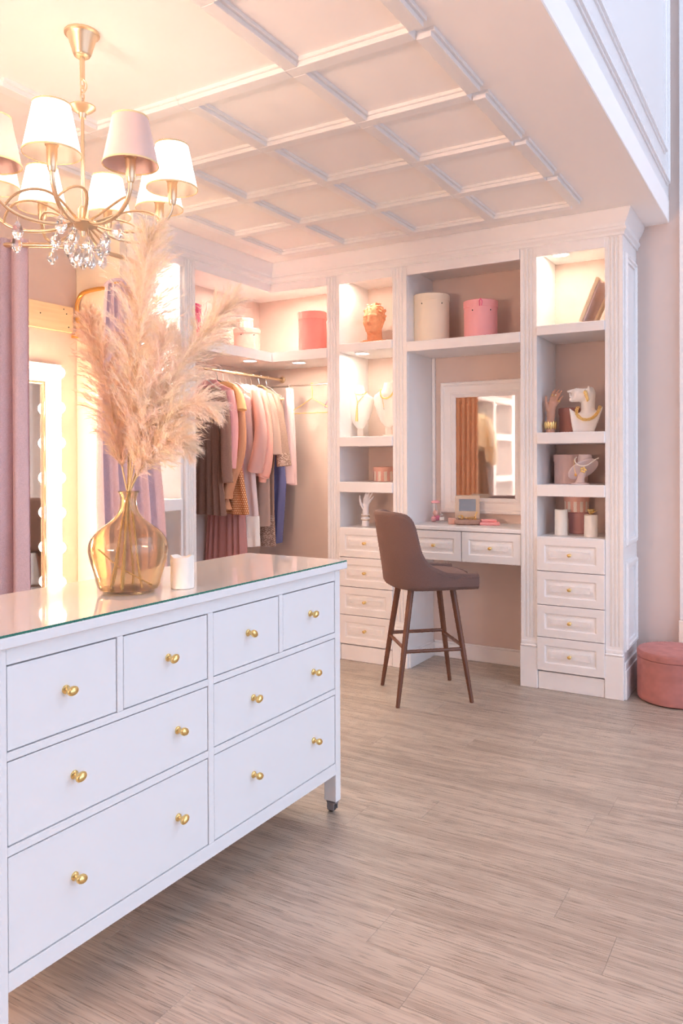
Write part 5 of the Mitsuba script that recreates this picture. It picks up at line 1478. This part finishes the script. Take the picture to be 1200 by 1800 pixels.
# clothes and boxes in the far wardrobe (seen in the vanity mirror)
dress('blouse', 'cream blouse with long sleeves, seen in the vanity mirror', 'blouse', 0.80, 'm_creamcloth', [(1.97, 0.08, 0.016, 0), (1.94, 0.16, 0.026, 0), (1.86, 0.19, 0.035, 0), (1.50, 0.18, 0.045, 0), (1.36, 0.19, 0.048, 0)], 4, 0.012, 21,
      [((sh(1, 0.80, [(0.16, 0, 1.90), (0.21, 0, 1.74), (0.235, 0, 1.55), (0.23, 0, 1.32)]), 0.042, 0.050, 0.7),), ((sh(-1, 0.80, [(0.16, 0, 1.90), (0.20, 0, 1.74), (0.2, 0, 1.35)]), 0.042, 0.05, 0.7),)])
dress('jacket', 'short cream jacket, seen in the vanity mirror beside the cream blouse', 'jacket', 0.90, 'm_creamcloth', [(1.97, 0.08, 0.016, 0), (1.94, 0.16, 0.030, 0), (1.86, 0.19, 0.040, 0), (1.55, 0.19, 0.05, 0)], 3, 0.012, 22,
      [((sh(1, 0.90, [(0.16, 0, 1.90), (0.22, 0, 1.76), (0.245, 0, 1.55)]), 0.044, 0.062, 0.7),)])
dress('skirt', 'long dark brown skirt, seen in the vanity mirror', 'skirt', 0.845, 'm_brownskirt', [(1.50, 0.12, 0.03, 0), (1.30, 0.16, 0.05, 0), (0.60, 0.22, 0.07, 0)], 5, 0.018, 23)
for y, lab in ((0.80, 'white hanger holding the cream blouse in the far wardrobe'), (0.90, 'white hanger holding the cream jacket in the far wardrobe')):
    hanger(lab, y, 'm_hangerwhite', 1.90, 0.16)
sk = hanger('white hanger holding the brown skirt in the far wardrobe', 0.845, 'm_hangerwhite', 1.52, 0.12)
tb = thing('storage_box', 'dark grey box on a stand, seen in the vanity mirror on the far shelf', 'box')
part('body', tb, box(-3.70, -3.48, 0.42, 0.58, 1.7201, 1.86, 0.004), 'm_boxgrey')
part('lid', tb, box(-3.71, -3.47, 0.41, 0.59, 1.8602, 1.90, 0.004), 'm_boxgrey')

# ================================================================== PAMPAS GRASS
NECK = np.array([VX, VY, ZG + 0.303])
_rv, _fv = np.array([0.8598, 0.5106, 0]), np.array([-0.5106, 0.8598, 0])


def pv(u, v, dd=0.0):
    """a point in the upright plane of the vase, u and v in its own grid (578 to the metre, the neck at 224, 865), dd towards the back"""
    return NECK + _rv * (u - 224) / 578 * (1 + dd * 0.4) + np.array([0, 0, 1.0]) * (865 - v) / 578 + _fv * dd


def plume(label, pts, t0, width, seed, tint=(1, 1, 1), n_br=150, hairs=30, droop=0.05, foot=(0, 0)):
    r = np.random.default_rng(seed)
    P = smooth_path(pts, 120)
    t = thing('pampas_plume', label, 'dried grass')
    neck = NECK + np.array([foot[0] * 0.12, foot[1] * 0.12, -0.03])
    bot = np.array([VX + foot[0], VY + foot[1], ZG + 0.014])
    part('stem', t, tube(smooth_path([bot, bot * 0.5 + neck * 0.5, neck, *[P[k] for k in (0, 20, 45, 80)]], 40), np.linspace(0.0036, 0.0022, 40), 7), 'm_stem', 50)
    V, F, Cc = [], [], []
    k0 = int(t0 * 119)
    L = np.linalg.norm(np.diff(P, axis=0), axis=1).sum()
    for b in range(n_br):
        s = (b + r.uniform()) / n_br
        k = int(k0 + (119 - k0) * s)
        p = P[min(k, 118)]
        tg = P[min(k + 1, 119)] - P[max(k - 1, 0)]
        tg /= np.linalg.norm(tg)
        rad = r.normal(size=3)
        rad -= tg * (rad @ tg)
        rad /= np.linalg.norm(rad)
        prof = math.sin(PI * min(0.10 + 0.84 * s ** 0.75, 1)) ** 0.8 * (0.75 + 0.4 * r.uniform())
        ln = width * 2.6 * (0.25 + prof)
        d0 = tg * 0.85 + rad * 0.42 * (0.5 + prof)
        d0 /= np.linalg.norm(d0)
        br = [p]
        dcur = d0.copy()
        for q in range(6):
            br.append(br[-1] + dcur * ln / 6)
            dcur = dcur + rad * 0.05 + np.array([0, 0, -droop * (0.4 + q * 0.35)])
            dcur /= np.linalg.norm(dcur)
        br = np.array(br)
        col = np.array([0.955, 0.875, 0.775]) * np.array(tint) * r.uniform(0.86, 1.08) * np.array([1, r.uniform(0.95, 1.04), r.uniform(0.92, 1.08)])
        for h in range(hairs):
            w = r.uniform(0, 1)
            i = min(int(w * 6), 5)
            a = br[i] + (br[i + 1] - br[i]) * (w * 6 - i)
            bt = br[i + 1] - br[i]
            bt = bt / np.linalg.norm(bt)
            hd = bt * 0.9 + r.normal(size=3) * 0.30
            hd /= np.linalg.norm(hd)
            hl = r.uniform(0.018, 0.046) * (1.1 - 0.4 * w)
            m_ = a + hd * hl * 0.55
            e = m_ + (hd + np.array([0, 0, -droop * 2.5]) + r.normal(size=3) * 0.12) * hl * 0.5
            sd = np.cross(hd, r.normal(size=3))
            sd = sd / (np.linalg.norm(sd) + 1e-9) * r.uniform(0.0006, 0.00105)
            o = len(V)
            V += [a - sd, a + sd, m_ - sd * 0.8, m_ + sd * 0.8, e]
            F += [[o, o + 1, o + 3], [o, o + 3, o + 2], [o + 2, o + 3, o + 4]]
            cc = np.clip(col * r.uniform(0.92, 1.06), 0, 1)
            Cc += [cc] * 5
    part('feathers', t, TM(V, F), 'm_pampas', False, color=np.array(Cc))


plume('leftmost pampas plume leaning away from the others', [pv(219, 850), pv(207, 790, 0.01), pv(190, 700, 0.02), pv(172, 630, 0.025), pv(149, 556, 0.03)], 0.10, 0.034, 1, (0.86, 0.74, 0.65), foot=(0.045, 0.01), n_br=230)
plume('tallest pampas plume standing upright in the middle of the vase', [pv(226, 850), pv(231, 750), pv(240, 640, -0.01), pv(250, 540, -0.015), pv(268, 418, -0.02)], 0.20, 0.052, 2, (0.98, 0.95, 0.90), foot=(0.004, -0.03), n_br=280)
plume('pampas plume just left of the tallest one, shorter and darker', [pv(222, 850, 0.01), pv(219, 740, 0.05), pv(222, 630, 0.07), pv(232, 480, 0.09)], 0.16, 0.040, 3, (0.88, 0.76, 0.66), foot=(0.02, -0.05), n_br=170)
plume('upper right pampas plume reaching towards the pink hat boxes', [pv(231, 850), pv(258, 770), pv(300, 670, 0.01), pv(350, 590, 0.02), pv(404, 533, 0.03)], 0.16, 0.044, 4, (0.98, 0.95, 0.91), foot=(-0.05, 0.02), n_br=260)
plume('short pampas plume in the middle between the tallest and the upper right one', [pv(229, 850, -0.01), pv(250, 760, -0.03), pv(276, 670, -0.04), pv(299, 588, -0.05)], 0.14, 0.030, 5, (0.97, 0.94, 0.92), foot=(-0.03, -0.045), n_br=150)
plume('drooping pampas plume spreading right in front of the brown dress', [pv(233, 850), pv(262, 790, -0.01), pv(300, 735, -0.02), pv(340, 712, -0.03), pv(372, 716, -0.03)], 0.12, 0.044, 6, (1.02, 0.98, 0.94), droop=0.10, foot=(-0.06, -0.01), n_br=200)
plume('lowest pampas plume drooping over the right of the vase neck', [pv(233, 852, -0.01), pv(256, 816, -0.03), pv(284, 786, -0.05), pv(310, 776, -0.06), pv(332, 782, -0.06)], 0.12, 0.036, 7, (1.0, 0.95, 0.90), droop=0.12, foot=(-0.035, 0.05), n_br=150)
solo('dry_stalk', 'thin dry stalk lying slantwise inside the amber vase', 'stalk', tube([(VX - 0.098, VY - 0.03, ZG + 0.125), (VX - 0.02, VY - 0.02, ZG + 0.075), (VX + 0.075, VY + 0.02, ZG + 0.024)], 0.0022, 7), 'm_stem', 50)

# ------------------------------------------------------------------ repeats of one kind
for base, text in {'hat_box': 'round hat boxes on the shelves', 'candle': 'white pillar candles', 'clothes_hanger': 'clothes hangers', 'dress': 'dresses on the closet rail', 'blouse': 'blouses on hangers', 'robe': 'robes on the closet rail',
                   'curtain': 'velvet curtains of the fitting booths', 'curtain_rail': 'brass curtain rails', 'shelving_tower': 'white shelving towers beside the vanity', 'necklace_bust': 'white necklace busts', 'necklace': 'necklaces on the jewelry stands',
                   'bracelet': 'bracelets on the display hands', 'ring': 'rings on the brown display hand', 'display_hand': 'display hands', 'makeup_sponge': 'makeup sponges in the glass jar', 'pampas_plume': 'pampas plumes in the amber vase', 'storage_box': 'plain storage boxes'}.items():
    ks = [k for k in labels if k == base or (k.startswith(base + '_') and k[len(base) + 1:].isdigit())]
    if len(ks) > 1:
        for k in ks:
            labels[k].setdefault('group', text)
